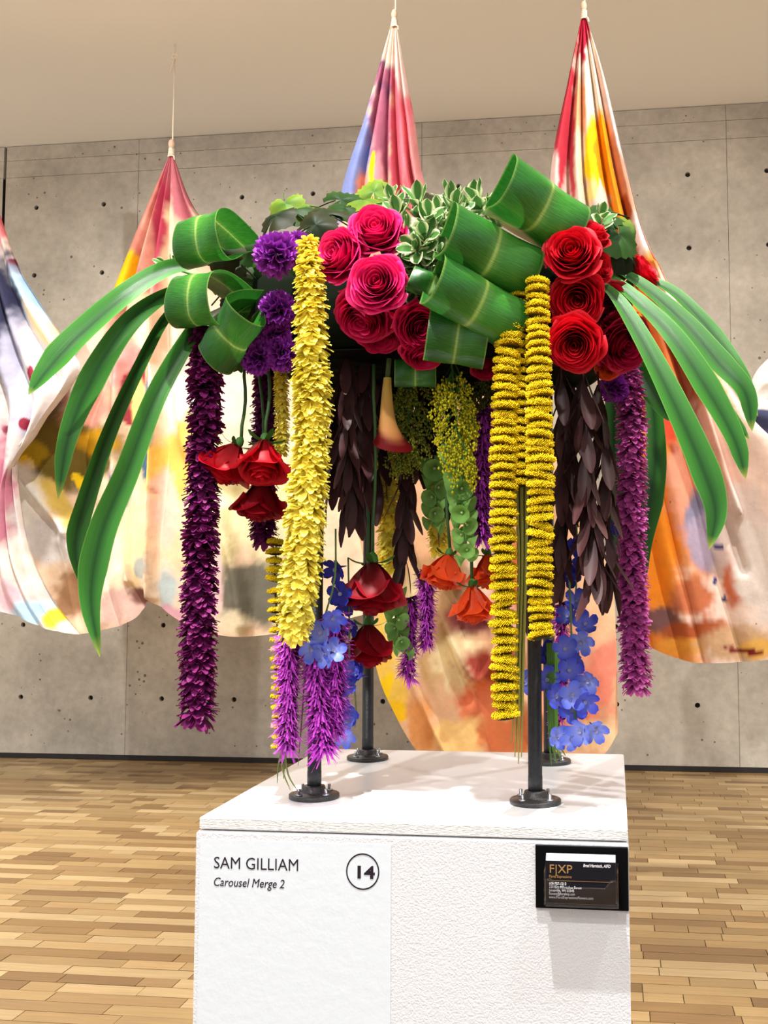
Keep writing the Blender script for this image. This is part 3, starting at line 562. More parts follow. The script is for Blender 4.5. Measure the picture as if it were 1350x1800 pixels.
# roses: spiral of petals, each petal a mesh of its own
def rose_petals(R, kind, c_in, c_out, c_edge, seed):
    r = np.random.RandomState(seed); out = []; n, m = 9, 13
    NP = {'garden': 30, 'tea': 22}[kind]
    for i in range(NP):
        t = (i+.5)/NP; phi = i*2.39996+r.uniform(-.2, .2); s = np.linspace(0, 1, n)[:, None]; q = np.linspace(-1, 1, m)[None, :]
        dl = 1.5*(1-t)+.82; th = phi+q*dl
        edge = 1-.42*np.abs(q)**3.2
        if kind == 'garden':
            rt = R*(.05+.86*t**.85); h = R*(.80+.22*math.sin(math.pi*t)-.42*t**2.5); lip = .13*t
            rad = rt*(.25+.75*np.sin(np.clip(s*1.15, 0, 1)*math.pi/2)**.8); z = h*s*edge
        else:
            rt = R*(.04+.66*t**.9); h = R*(1.50-.16*t); lip = .24*t**1.6
            rad = rt*(.30+.70*np.sin(np.clip(s*1.05, 0, 1)*math.pi/2)); z = h*s*edge
            if t > .6: rad = rad+R*.13*(t-.6)/.4*s**1.6*(1+.35*np.cos(q*2.2))
        k = np.clip((s-.72)/.28, 0, 1); rad = rad+lip*R*k**2; z = z-lip*R*.75*k**2.2
        rad = rad+R*.03*q*s+R*(.018+.035*t)*np.sin(q*5.3+r.uniform(0, 6))*s**3; z = z+R*.03*np.sin(q*4.1+r.uniform(0, 6))*s**2
        G = np.stack([rad*np.cos(th), rad*np.sin(th), z+0*q], -1)
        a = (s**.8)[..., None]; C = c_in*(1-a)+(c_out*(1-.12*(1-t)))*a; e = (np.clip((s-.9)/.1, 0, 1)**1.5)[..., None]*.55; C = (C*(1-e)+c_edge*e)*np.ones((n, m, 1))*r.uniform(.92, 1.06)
        mb = MB(); mb.grid(G, C); out.append(mb.mesh('petal', M_rose))
    return out
sep_mesh = []
def sepal_mesh():
    if not sep_mesh:
        mb = MB(); G = petal_grid(.026, .008, -.9, .1, 6, 3, .6, .6); mb.grid(place_grid(G, 0, .2, (.004, 0, 0)), shade(GRN, GRN*.8, 6, 3)); sep_mesh.append(mb.mesh('sepal', M_green))
        mb = MB(); mb.lathe([(.0022, -.014), (.0055, -.010), (.0068, -.004), (.0058, .002), (.003, .004)], seg=12, c=GRN*1.1); sep_mesh.append(mb.mesh('hip', M_stem))
    return sep_mesh
PROTO = {}
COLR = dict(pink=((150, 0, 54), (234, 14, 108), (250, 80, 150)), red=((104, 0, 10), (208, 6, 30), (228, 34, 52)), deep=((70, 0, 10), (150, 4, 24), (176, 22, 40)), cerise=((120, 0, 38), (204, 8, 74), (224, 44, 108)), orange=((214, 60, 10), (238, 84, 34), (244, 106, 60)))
def rose(px, py, Y, Rpx, axis, kind, color, label, stem_to=None, spin=0.0, group=None, var=0, seg_back=.05, sy=1.0):
    key = (kind, color, var)
    if key not in PROTO: PROTO[key] = rose_petals(.04, kind, *[lin(c) for c in COLR[color]], seed=len(PROTO)*7+3)
    R = Rpx*mpp(Y); s = R/.04; ax = unit(axis); p = P(px, py, Y)-ax*R*(.55 if kind == 'garden' else .65)
    t = thing('rose', label, 'rose', None, group, mat4(frame(ax, spin), p, s))
    for me in PROTO[key]: link('petal', me, t)
    sm = sepal_mesh(); link('calyx', sm[1], t)
    for k in range(5): link('sepal', sm[0], t, mat4(frame((0, 0, 1), k*1.2566), (0, 0, -.001)))
    inv = np.array(t.matrix_basis.inverted())
    if stem_to is not None: end = P(*stem_to)
    else: end = p-ax*seg_back
    path = np.linspace(p-ax*.012*s, end, 7); path[1:-1] += np.array([.004, 0, 0])*np.sin(np.linspace(0, 3.14, 5))[:, None]
    path = path@inv[:3, :3].T+inv[:3, 3]; mb = MB(); mb.tube(path, .0026/s, 8, lin((58, 92, 48))); mb.obj('stem', M_stem, t)
    return t
rose(592,446,1.475,56,(-.42,-.88,.10),'garden','pink','hot pink rose turned left beside the top of the yellow garland',spin=.4)
rose(660,402,1.485,59,(.08,-.88,.32),'garden','pink','topmost hot pink rose of the cluster by the variegated leaves',spin=1.6,var=1)
rose(662,496,1.45,60,(.02,-.99,.04),'garden','pink','big hot pink rose facing straight out with a tight swirl',spin=2.9)
rose(638,560,1.49,60,(-.15,-.60,-.72),'garden','cerise','cerise rose tipped downward under the big hot pink rose',spin=.9)
rose(672,588,1.54,52,(.25,-.45,-.85),'garden','cerise','lowest cerise rose half under another rose above the calla lily',spin=.2,var=1)
rose(738,575,1.50,48,(.45,-.75,-.45),'garden','cerise','cerise rose just left of the lowest folded leaf on the right',spin=2.0)
rose(748,622,1.53,46,(.25,-.40,-.88),'garden','cerise','cerise rose facing down behind the hem of the lowest folded leaf',spin=2.6,var=1)
rose(1005,442,1.47,56,(-.08,-.96,.18),'garden','red','large red rose with tight swirl under the topmost folded leaf',spin=.7)
rose(1030,410,1.52,48,(.2,-.5,.84),'garden','red','red rose with petals reaching up behind the large red rose',spin=1.7,var=1)
rose(1052,470,1.53,40,(.8,-.6,0),'garden','red','small red rose turned right beside the strap leaf bundle',spin=2.2)
rose(1015,526,1.50,54,(-.05,-.85,-.42),'garden','red','middle red rose of the column right of the button strands',spin=3.1,var=1)
rose(1010,606,1.475,56,(-.05,-.88,-.40),'garden','red','lowest red rose above the dark bronze leaves',spin=1.1)
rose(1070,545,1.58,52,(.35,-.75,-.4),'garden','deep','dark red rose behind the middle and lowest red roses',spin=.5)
rose(1098,606,1.60,58,(.40,-.70,-.45),'garden','cerise','cerise rose above the top of the magenta garland',spin=1.4)
rose(1128,478,1.66,44,(.7,-.35,.5),'garden','red','red rose peeping out at the right behind the strap leaves',spin=.3,var=1)
rose(855,645,1.66,34,(.1,-.6,-.7),'garden','cerise','small shaded cerise rose between goldenrod and button strands',spin=.3)
rose(402,812,1.58,52,(-.42,-.15,-.9),'tea','red','hanging red rose pointing left in front of the plum garland',(430,640,1.60),.3)
rose(462,806,1.55,54,(.05,-.38,-.92),'tea','red','hanging bright red rose touching the yellow garland',(473,630,1.60),1.5,sy=1)
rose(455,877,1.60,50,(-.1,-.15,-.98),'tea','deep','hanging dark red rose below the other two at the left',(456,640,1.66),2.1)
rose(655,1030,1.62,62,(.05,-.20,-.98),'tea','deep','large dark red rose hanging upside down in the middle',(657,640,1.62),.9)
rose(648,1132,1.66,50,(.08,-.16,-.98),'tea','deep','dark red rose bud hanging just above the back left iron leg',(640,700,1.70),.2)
rose(783,1003,1.68,42,(-.18,-.16,-.97),'tea','orange','orange rose hanging upside down left of its neighbour',(762,640,1.70),.4)
rose(832,1060,1.64,44,(.08,-.16,-.98),'tea','orange','lowest orange rose hanging upside down beside the button strand',(824,700,1.66),1.8)
rose(858,1002,1.74,40,(.05,-.2,-.97),'tea','orange','orange rose half hidden behind the longest button strand',(850,700,1.74),2.4)
rose(1066,650,1.62,24,(-.2,-.7,-.6),'garden','orange','small coral flower tucked between two red roses and bronze leaves',spin=.4)
# carnations
def carnation_petals(c0, c1, seed):
    r = np.random.RandomState(seed); out = []; R = .03
    for k in range(42):
        z = 1-1.5*(k+.5)/42; q = math.sqrt(1-z*z); th = k*2.39996; d = np.array([q*math.cos(th), q*math.sin(th), z]); Fm = frame(d, r.uniform(0, 6))
        s = np.linspace(.15, 1, 5)[:, None]; u = np.linspace(-1, 1, 13)[None, :]; w = R*.62*s**1.1
        zig = R*.07*np.where(np.arange(13) % 2, 1, -1)[None, :]*(s > .9); x = w*u; y = R*.13*np.sin(u*6+r.uniform(0, 6))*s**2; l = R*(s-.14*u*u*s)*r.uniform(.88, 1.08)+zig
        G = x[..., None]*Fm[:, 0]+y[..., None]*Fm[:, 1]+l[..., None]*d; a = ((s-.15)/.85)[..., None]**1.5
        mb = MB(); mb.grid(G, (c0*(1-a)+c1*a)*np.ones((5, 13, 1))); out.append(mb.mesh('petal', M_petal))
    return out
CARN = carnation_petals(lin((60, 12, 80)), lin((164, 60, 186)), 3)
def carnation(px, py, Y, Rpx, ax, label):
    s = Rpx*mpp(Y)/.03; t = thing('carnation', label, 'carnation', None, None, mat4(frame(ax, px), P(px, py, Y), s))
    for me in CARN: link('petal', me, t)
    mb = MB(); mb.lathe([(.003, -.05), (.008, -.03), (.009, -.008), (.004, 0)], seg=10, c=GRN); mb.obj('calyx', M_stem, t)
carnation(488,448,1.48,42,(-.3,-.85,.3),'big violet carnation left of the yellow garland top')
carnation(525,432,1.53,26,(.1,-.7,.6),'small violet carnation behind the yellow garland top')
carnation(490,545,1.53,34,(-.2,-.9,-.1),'shaded purple carnation behind the yellow garland under the violet ones')
carnation(482,590,1.55,32,(-.2,-.9,-.3),'shaded purple carnation in the middle of the dark column by the leaf loops')
carnation(452,628,1.55,32,(-.3,-.8,-.5),'dark purple carnation above the stem of the left hanging rose')
carnation(496,622,1.55,32,(0,-.85,-.5),'dark purple carnation touching the yellow garland above the bright hanging rose')
carnation(1078,682,1.68,26,(-.2,-.8,-.3),'small dark purple carnation left of the magenta garland top')

# folded ribbon leaves
def ribbon_loop(label, px, py, Y, Wpx, Hpx, ang, yaw, back, a_up, tone=1.0, taper=.45):
    C = P(px, py, Y); W = Wpx*mpp(Y)/max(math.cos(math.radians(yaw)), .5); H = Hpx*mpp(Y); an, yw = math.radians(ang), math.radians(yaw)
    X, Yv, Z = np.eye(3); w = X*math.cos(an)-Z*math.sin(an); up = X*math.sin(an)+Z*math.cos(an); w = w*math.cos(yw)-Yv*math.sin(yw); nrm = np.cross(w, up)
    pts = [(-back, a_up+.004), (-back*.6, H*.34+a_up*.5), (-H*.42, H*.50), (-H*.12, H*.40), (0, H*.14), (0, -H*.14), (-H*.12, -H*.40), (-H*.42, -H*.50), (-back*.6, -H*.3+a_up*.5), (-back, a_up-.004)]
    c = catmull(pts, 60); u = np.array([-1, -.94, -.7, -.45, -.2, -.06, -.03, 0, .03, .06, .2, .45, .7, .94, 1.])
    v = np.linspace(0, 1, 60); wd = W*.5*(taper+(1-taper)*np.clip(np.sin(np.clip((v-.0)/1, 0, 1)*np.pi)*1.5, 0, 1))
    tg = np.gradient(c, axis=0); tg /= np.linalg.norm(tg, axis=1)[:, None]; nl = np.stack([tg[:, 1], -tg[:, 0]], 1)
    crease = -.05*W*.3*np.abs(u)+.004*np.exp(-(u/.05)**2)*0
    q0 = c[:, None, 0]+nl[:, None, 0]*crease; q1 = c[:, None, 1]+nl[:, None, 1]*crease
    G = q0[..., None]*nrm+q1[..., None]*up+(wd[:, None]*u)[..., None]*w+(.003*np.sin(u*5+v[:, None]*9))[..., None]*nrm
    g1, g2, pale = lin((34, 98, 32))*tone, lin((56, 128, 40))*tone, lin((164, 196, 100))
    Cc = g1+(g2-g1)*(.5+.5*np.sin(u*3+1))[None, :, None]*np.ones((60, 1, 1)); k = np.exp(-(u/.045)**2)[None, :, None]*.85; Cc = Cc*(1-k)+pale*k
    e = (np.abs(u) > .97)[None, :, None]*.45; Cc = Cc*(1-e)+pale*e
    tx = np.stack([np.broadcast_to(u, (60, 15)), np.broadcast_to(v[:, None]*(1), (60, 15))+.02*np.abs(u), np.zeros((60, 15))], -1)
    t = thing('folded_leaf', label, 'leaf', C+nrm*(-back)+up*a_up)
    mb = MB(); mb.grid(G-(nrm*(-back)+up*a_up), Cc, tx); mb.obj('blade', M_leaf, t); return t
ribbon_loop('upper folded leaf loop at the left above another loop',342,412,1.50,104,92,-2,22,.11,.006,1.0,.85)
ribbon_loop('middle folded leaf loop bulging farthest left',328,518,1.48,104,100,4,24,.11,.020,1.0,.85)
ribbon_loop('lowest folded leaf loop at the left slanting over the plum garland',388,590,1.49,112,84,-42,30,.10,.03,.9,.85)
ribbon_loop('topmost folded leaf at the right rising above the red roses',962,362,1.45,136,100,26,-40,.12,-.02,1.1)
ribbon_loop('second folded leaf at the right with a shine across its top',873,441,1.43,150,100,20,-40,.12,.0,.95)
ribbon_loop('third folded leaf at the right lying over the lowest one',848,532,1.425,150,94,24,-40,.12,.01)
ribbon_loop('lowest folded leaf at the right above the goldenrod',806,578,1.455,108,112,8,-12,.10,.02,.8)
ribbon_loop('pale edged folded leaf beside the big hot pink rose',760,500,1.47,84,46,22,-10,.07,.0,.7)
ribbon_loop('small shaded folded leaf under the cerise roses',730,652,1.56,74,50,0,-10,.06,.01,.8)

# strap leaves
def strap(label, path, Wpx, roll=0.0, tone=1.0, fold=.34, tipc=.9, base=.35, wide_at=.6):
    n = 34; q = catmull(path, n); c = np.array([P(*k) for k in q]); v = np.linspace(0, 1, n); Yc = q[:, 2]
    prof = np.interp(v, [0, .25, wide_at, .88, .96, 1], [base, .66, 1, .60, .28, .02]); w = Wpx*.5*Yc/F*prof
    tg = np.gradient(c, axis=0); tg /= np.linalg.norm(tg, axis=1)[:, None]; view = np.array([0, -1., .25])
    side = np.cross(tg, view); side /= np.linalg.norm(side, axis=1)[:, None]; nr = np.cross(side, tg)
    rr = np.radians(roll if np.ndim(roll) == 0 else np.interp(v, np.linspace(0, 1, len(roll)), roll)) * np.ones(n)
    s2 = side*np.cos(rr)[:, None]+nr*np.sin(rr)[:, None]; n2 = np.cross(s2, tg)
    u = np.array([-1, -.93, -.5, 0, .5, .93, 1.]); G = c[:, None]+(w[:, None]*u)[..., None]*s2[:, None]+(fold*w[:, None]*np.abs(u))[..., None]*n2[:, None]
    g1, g2 = lin((30, 88, 30))*tone, lin((58, 122, 40))*tone; Cc = (g1+(g2-g1)*(np.abs(u))[None, :, None])*np.ones((n, 1, 1)); k = (np.abs(u) > .95)[None, :, None]*.5; Cc = Cc*(1-k)+lin((130, 176, 84))*k; Cc = Cc*np.where(np.abs(u) < .1, .55, 1)[None, :, None]; e = np.clip((v-.95)/.05, 0, 1)[:, None, None]*.7; Cc = Cc*(1-e)+lin((170, 176, 80))*e  # paler rim paints bright-lit edges; fold groove is coloured darker
    t = thing('strap_leaf', label, 'leaf', c[0]); tx = np.stack([np.broadcast_to(u, (n, 7)), np.broadcast_to(v[:, None], (n, 7)), np.zeros((n, 7))], -1)
    mb = MB(); mb.grid(G-c[0], Cc, tx); mb.obj('blade', M_strap, t)
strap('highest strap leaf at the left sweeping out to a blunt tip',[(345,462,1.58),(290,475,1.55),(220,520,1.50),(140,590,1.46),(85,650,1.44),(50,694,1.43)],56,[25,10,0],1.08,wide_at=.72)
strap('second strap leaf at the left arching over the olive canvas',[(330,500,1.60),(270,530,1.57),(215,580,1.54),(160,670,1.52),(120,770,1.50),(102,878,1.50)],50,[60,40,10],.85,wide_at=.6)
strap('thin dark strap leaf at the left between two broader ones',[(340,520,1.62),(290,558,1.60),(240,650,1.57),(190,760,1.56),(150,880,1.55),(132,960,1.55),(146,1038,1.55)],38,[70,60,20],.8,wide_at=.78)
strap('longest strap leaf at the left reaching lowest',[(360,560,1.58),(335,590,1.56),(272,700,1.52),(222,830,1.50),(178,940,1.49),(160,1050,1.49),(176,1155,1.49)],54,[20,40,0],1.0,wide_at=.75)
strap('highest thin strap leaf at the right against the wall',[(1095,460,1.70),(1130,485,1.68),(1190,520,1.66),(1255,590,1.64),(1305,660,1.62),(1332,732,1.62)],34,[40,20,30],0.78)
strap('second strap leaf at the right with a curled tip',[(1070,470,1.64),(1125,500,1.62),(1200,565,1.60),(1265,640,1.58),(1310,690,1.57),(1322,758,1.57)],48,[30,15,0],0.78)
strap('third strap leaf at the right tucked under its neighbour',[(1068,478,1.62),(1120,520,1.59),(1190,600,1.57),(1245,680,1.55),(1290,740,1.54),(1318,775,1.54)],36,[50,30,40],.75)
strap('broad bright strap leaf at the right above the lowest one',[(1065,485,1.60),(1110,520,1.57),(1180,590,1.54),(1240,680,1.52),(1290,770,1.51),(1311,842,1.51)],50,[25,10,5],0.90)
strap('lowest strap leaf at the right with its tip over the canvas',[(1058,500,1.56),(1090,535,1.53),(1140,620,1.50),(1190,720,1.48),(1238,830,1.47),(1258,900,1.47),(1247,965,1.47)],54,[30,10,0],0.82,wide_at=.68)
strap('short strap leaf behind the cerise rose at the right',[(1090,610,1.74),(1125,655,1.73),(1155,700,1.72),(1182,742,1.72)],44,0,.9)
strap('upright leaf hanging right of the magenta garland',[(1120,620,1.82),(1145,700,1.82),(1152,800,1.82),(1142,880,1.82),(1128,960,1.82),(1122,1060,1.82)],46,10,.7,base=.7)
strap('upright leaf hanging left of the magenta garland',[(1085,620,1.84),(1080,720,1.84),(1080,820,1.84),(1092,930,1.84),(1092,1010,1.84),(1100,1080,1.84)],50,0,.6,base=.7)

# variegated sprigs, toothed leaves
def vleaf(seed):
    r = random.Random(seed); L, W = .030, .0165; n, m = 9, 9; s = np.linspace(0, 1, n)[:, None]; u = np.linspace(-1, 1, m)[None, :]
    w = W*.5*np.sin(np.pi*np.clip(s*.97+.03, 0, 1)**1.35)**.75+.0006; bend = r.uniform(-.5, .9)
    G = np.stack([L*np.sin(bend*s)/bend+0*u, w*u, L*(1-np.cos(bend*s))/bend+.18*w*u*u+.0012*np.sin(s*9+u*3)*np.abs(u)], -1)
    e = np.clip((np.abs(u)-.62)/.2+np.clip((s-.9)*6, 0, 1), 0, 1)[..., None]; C = lin((66, 112, 52))*(1-e)+lin((222, 226, 176))*e
    mb = MB(); mb.grid(G, C); return mb.mesh('leaf', M_green)
VL = [vleaf(s) for s in range(4)]
SPR = []
def sprig_label(x, y):
    rows = ((0, 372, 'top'), (372, 400, 'second'), (400, 445, 'third'), (445, 480, 'fourth'), (480, 999, 'lowest')); lo, hi, nm = [r for r in rows if r[0] <= y < r[1]][0]
    k = sorted(q[0] for q in SPR if lo <= q[1] < hi and q[0] not in (1055, 300)).index(x)
    return 'variegated cream edged leaf sprig, %s from left in the %s row of the middle bed' % (('first', 'second', 'third', 'fourth', 'fifth', 'sixth', 'seventh', 'eighth', 'ninth')[k], nm)
SPR += ((700,379,1.56,1.1,(-.1,-.5,.8)),(735,365,1.58,1.2,(0,-.5,.85)),(772,385,1.56,1.1,(.1,-.6,.7)),(715,410,1.52,1.1,(-.1,-.85,.4)),(750,425,1.51,1.15,(0,-.9,.3)),(785,405,1.53,1.05,(.2,-.8,.5)),(838,365,1.58,1.3,(0,-.4,.9)),(868,385,1.57,1.2,(.1,-.5,.85)),(812,385,1.55,1.1,(.1,-.7,.7)),(725,470,1.52,1.0,(0,-1,0)),(765,470,1.52,1.0,(.1,-1,0)),(745,512,1.53,.9,(0,-.9,-.3)),(690,358,1.62,1.0,(-.2,-.3,.9)),(750,555,1.55,.8,(0,-.9,-.4)),(735,440,1.50,1.1,(-.2,-.95,.1)),(775,450,1.50,1.0,(.2,-.95,.1)),(705,440,1.53,1.0,(-.3,-.9,.1)),(800,375,1.53,1.1,(.2,-.7,.7)),(755,392,1.52,1.1,(0,-.8,.6)),(722,500,1.53,1.0,(-.1,-1,-.1)),(770,490,1.53,1.0,(.1,-1,-.1)),(1055,392,1.58,.9,(.2,-.6,.8)),(300,470,1.66,.9,(-.8,-.4,.2)),(790,358,1.64,1.1,(0,-.3,.9)))
for (x, y, Y, s, ax) in SPR:
    lab = {1055: 'variegated leaf sprig right of the red roses', 300: 'variegated leaf sprig peeping out beside the left folded loops'}.get(x) or sprig_label(x, y)
    c = P(x, y, Y); t = thing('variegated_sprig', lab, 'leaf sprig', None, None if x in (1055, 300) else 'variegated leaf sprigs', mat4(frame(ax, rnd.uniform(0, 6)), c, s*1.22))
    for k in range(9):
        el = .15+.95*(k/9)+rnd.uniform(-.1, .1); mm = np.array(Matrix.Rotation(k*2.39996, 3, 'Z') @ Matrix.Rotation(-el, 3, 'Y'))
        link('leaf', VL[k % 4], t, mat4(mm, (0, 0, .002*k-.01), 1.05-.03*k))
    pth = np.array([(0, 0, -.045), (0, 0, -.02), (0, 0, .012)])
    if x == 300: iv = np.array(t.matrix_basis.inverted()); w = np.array([P(440, 505, 1.66), P(360, 490, 1.665), P(300, 470, 1.66)]); pth = w@iv[:3, :3].T+iv[:3, 3]
    mb = MB(); mb.tube(pth, .0018, 6, GRN); mb.obj('stem', M_stem, t)
def toothed(seed, c0, c1):
    r = random.Random(seed); n, m = 6, 33; mb = MB(); a = np.linspace(-2.85, 2.85, m)[None, :]; s = np.linspace(0, 1, n)[:, None]
    R = .03*(1+.06*np.where(np.arange(m) % 2, 1, -1)[None, :]*(s > .9)); x = .008+R*s*np.cos(a); y = R*s*np.sin(a)*.95; z = .004*np.sin(a*3+seed)*s+(.010*s*s)*r.choice((-1, 1))
    mb.grid(np.stack([x, y, z+0*a], -1), (c0*(1-s[..., None])+c1*s[..., None])*np.ones((n, m, 1))); mb.tube([(0, 0, 0), (-.012, 0, -.004), (-.03, 0, -.012)], .001, 5, c0); return mb.mesh('toothed_leaf', M_green)
TL = [toothed(1, lin((28, 58, 24)), lin((46, 76, 28))), toothed(2, lin((70, 108, 36)), lin((112, 134, 42))), toothed(3, lin((22, 40, 24)), lin((46, 46, 24)))]  # dark tones here also deepen shade in the left loop openings
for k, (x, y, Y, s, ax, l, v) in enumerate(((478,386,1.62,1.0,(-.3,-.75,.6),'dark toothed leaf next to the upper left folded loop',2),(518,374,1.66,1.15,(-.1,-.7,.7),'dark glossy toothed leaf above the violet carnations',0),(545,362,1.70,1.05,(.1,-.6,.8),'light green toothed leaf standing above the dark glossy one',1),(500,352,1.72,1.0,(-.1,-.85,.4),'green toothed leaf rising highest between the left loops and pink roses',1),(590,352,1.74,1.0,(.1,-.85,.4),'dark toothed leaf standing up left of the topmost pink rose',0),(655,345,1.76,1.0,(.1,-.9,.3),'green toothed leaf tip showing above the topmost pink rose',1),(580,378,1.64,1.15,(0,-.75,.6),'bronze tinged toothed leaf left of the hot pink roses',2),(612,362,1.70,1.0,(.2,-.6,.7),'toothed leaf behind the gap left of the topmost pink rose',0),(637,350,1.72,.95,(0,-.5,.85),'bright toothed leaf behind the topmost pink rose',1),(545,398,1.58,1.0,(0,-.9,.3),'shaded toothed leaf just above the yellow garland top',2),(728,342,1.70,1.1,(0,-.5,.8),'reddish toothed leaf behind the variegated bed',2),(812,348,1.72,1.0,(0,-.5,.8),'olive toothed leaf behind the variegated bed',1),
   (395,428,1.62,1.1,(-.1,-.9,0),'added dark toothed leaf just inside the rim of the upper left folded loop',2),(450,490,1.60,1.2,(0,-.9,0),'added dark toothed leaf under the big violet carnation',0),(396,510,1.64,1.15,(-.1,-.9,-.1),'added dark toothed leaf just inside the rim of the middle left folded loop',2),(455,535,1.62,1.2,(0,-.9,-.2),'added dark toothed leaf left of the purple carnations',2),(425,615,1.64,1.1,(0,-.9,-.2),'added dark toothed leaf below the lowest left folded loop',0),  # leaves added to darken the openings of the left loops
   (418,432,1.66,1.2,(-.2,-.9,.1),'added dark toothed leaf inside the opening of the upper left folded loop',0),(425,490,1.66,1.25,(-.1,-.95,.1),'added dark toothed leaf inside the opening of the middle left folded loop',0),(408,548,1.68,1.2,(-.2,-.9,-.1),'added dark toothed leaf behind the lowest left folded loop',2),(440,575,1.66,1.1,(0,-.9,-.2),'added dark toothed leaf between the lowest left loop and the carnations',2),  # more leaves added so the loop openings stay dark
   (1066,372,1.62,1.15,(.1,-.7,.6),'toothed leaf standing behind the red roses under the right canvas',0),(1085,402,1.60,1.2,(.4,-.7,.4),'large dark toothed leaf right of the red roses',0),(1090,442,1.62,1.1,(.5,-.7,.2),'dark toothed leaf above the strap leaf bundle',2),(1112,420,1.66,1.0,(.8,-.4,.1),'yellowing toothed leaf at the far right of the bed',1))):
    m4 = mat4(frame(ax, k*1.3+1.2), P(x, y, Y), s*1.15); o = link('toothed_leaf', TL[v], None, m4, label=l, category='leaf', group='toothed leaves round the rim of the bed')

# dark bronze hanging branches
def dleaf(seed):
    r = random.Random(seed); L, W = .075, .0185; n, m = 9, 5; s = np.linspace(0, 1, n)[:, None]; u = np.linspace(-1, 1, m)[None, :]
    w = W*.5*np.sin(np.pi*np.clip(s, 0.03, .985)**1.25)**.6; bend = r.uniform(-.35, .35)+.01
    mb = MB(); mb.grid(np.stack([L*np.sin(bend*s)/bend+0*u, w*u, L*(1-np.cos(bend*s))/bend+.22*w*u*u], -1), (lin((40, 25, 28))*(1-s[..., None])+lin((72, 42, 42))*s[..., None])*np.ones((n, m, 1))); return mb.mesh('leaf', M_dark)
DL = [dleaf(s) for s in range(4)]
def bronze(label, path, n, spread=.35, s=1.0, group=None):
    c = pxpath(path, 60); t = thing('bronze_branch', label, 'branch', c[0], group); o = c[0]; mb = MB(); mb.tube(c[::6]-o, .0018, 6, lin((70, 34, 36))); mb.obj('stem', M_stem, t)
    for k in range(n):
        f = .04+.92*k/n; p = c[int(f*59)]; th = k*2.39996+rnd.uniform(-.3, .3); d = unit((math.cos(th)*spread*rnd.uniform(.4, 1.2), math.sin(th)*spread, -1)); z = unit(np.array([math.cos(th), math.sin(th), .2])); y = unit(np.cross(z, d)); z = np.cross(d, y)
        link('leaf', DL[k % 4], t, mat4(np.stack([d, y, z], 1), p-o+z*.002, s*rnd.uniform(.8, 1.15)))
bronze('dark bronze leafy branch hanging right of the yellow garland',[(608,600,1.62),(612,760,1.61),(620,890,1.60)],34,.32)
bronze('dark bronze leafy branch hanging left of the calla lily',[(645,600,1.66),(640,740,1.65),(632,900,1.64)],30,.3)
bronze('dark bronze leafy branch above the twin purple spikes',[(712,700,1.76),(712,860,1.74),(708,1000,1.72)],30,.3)
bronze('dark bronze leafy branch beside the last button strand',[(985,630,1.58),(992,780,1.57),(985,930,1.56),(972,1010,1.56)],34,.26)
bronze('largest dark bronze leafy branch under the lowest red rose',[(1025,640,1.57),(1030,800,1.55),(1040,920,1.54),(1050,1020,1.54)],48,.36,1.05)
bronze('dark bronze leafy branch next to the magenta garland',[(1050,650,1.62),(1062,780,1.60),(1068,900,1.59),(1072,1040,1.58)],30,.34)
bronze('dark bronze branch tip below the end of the last button strand',[(935,980,1.60),(938,1040,1.60),(942,1085,1.60)],12,.3,.9)
for k, x in enumerate((585, 625, 665, 705, 745, 785, 825, 865, 900, 1000)): bronze('bronze leafy branch added as dark backdrop deep in the middle of the flowers',[(x,590,1.90-.03*(k%3)),(x+4,720,1.90-.03*(k%3)),(x,(860,800,890)[k%3],1.90-.03*(k%3))],26,.4,1.25,'bronze branches added as dark backdrop in the middle')  # branches added behind the flowers to make a dark backdrop

# liatris spikes
def tuft(seed, c0, c1):
    r = random.Random(seed); mb = MB()
    for k in range(18):
        th = r.uniform(-1.1, 1.1); el = r.uniform(-.9, .5); L = .012*r.uniform(.7, 1.2); d = np.array([math.cos(th)*math.cos(el), math.sin(th)*math.cos(el), math.sin(el)]); sd = unit(np.cross(d, (.2, .3, 1)))*.0007
        p = [d*L*f+np.array([0, 0, -.004*f*f]) for f in (0, .5, 1)]; mb.grid(np.array([[q-sd*w, q+sd*w] for q, w in zip(p, (1.4, 1.2, .5))]), shade(c0, c1, 3, 2))
    mb.lathe([(.0004, 0), (.0022, .002), (.0016, .006), (.0003, .007)], R=frame((1, 0, -.2)), seg=6, c=lin((62, 20, 60))); return mb.mesh('floret', M_fuzz)
TF = [tuft(s, lin((120, 26, 140)), lin((228, 96, 230))) for s in range(4)]
def liatris(label, path, Rpx, n, tone=1.0):
    c = pxpath(path, 80); t = thing('liatris_spike', label, 'flower spike', c[0]); o = c[0]; mb = MB(); mb.tube(c[::8]-o, .0020, 6, lin((46, 34, 36))); mb.obj('stem', M_stem, t)
    s = Rpx*mpp(path[0][2])/.0092
    for k in range(n):
        p = c[int(79*(k+.5)/n)]; th = k*2.39996; link('floret', TF[k % 4], t, mat4(np.array(Matrix.Rotation(th, 3, 'Z')), p-o+np.array([math.cos(th), math.sin(th), 0])*.0014, s*rnd.uniform(.85, 1.1)))
liatris('leftmost purple liatris spike below the yellow garland',[(508,1112,1.52),(509,1200,1.52),(505,1318,1.52)],22,62)
liatris('purple liatris spike in front of the front left iron leg',[(556,1130,1.54),(560,1220,1.54),(572,1322,1.535)],25,60)
liatris('purple liatris spike behind the blue flowers right of the front left leg',[(588,1080,1.56),(590,1180,1.56),(586,1290,1.56)],22,56)
liatris('purple liatris spike hanging under the bronze leaves left of its twin',[(722,1050,1.74),(720,1110,1.74),(718,1192,1.74)],17,46)
liatris('purple liatris spike hanging under the bronze leaves right of its twin',[(748,1000,1.74),(750,1060,1.74),(749,1138,1.74)],17,44)
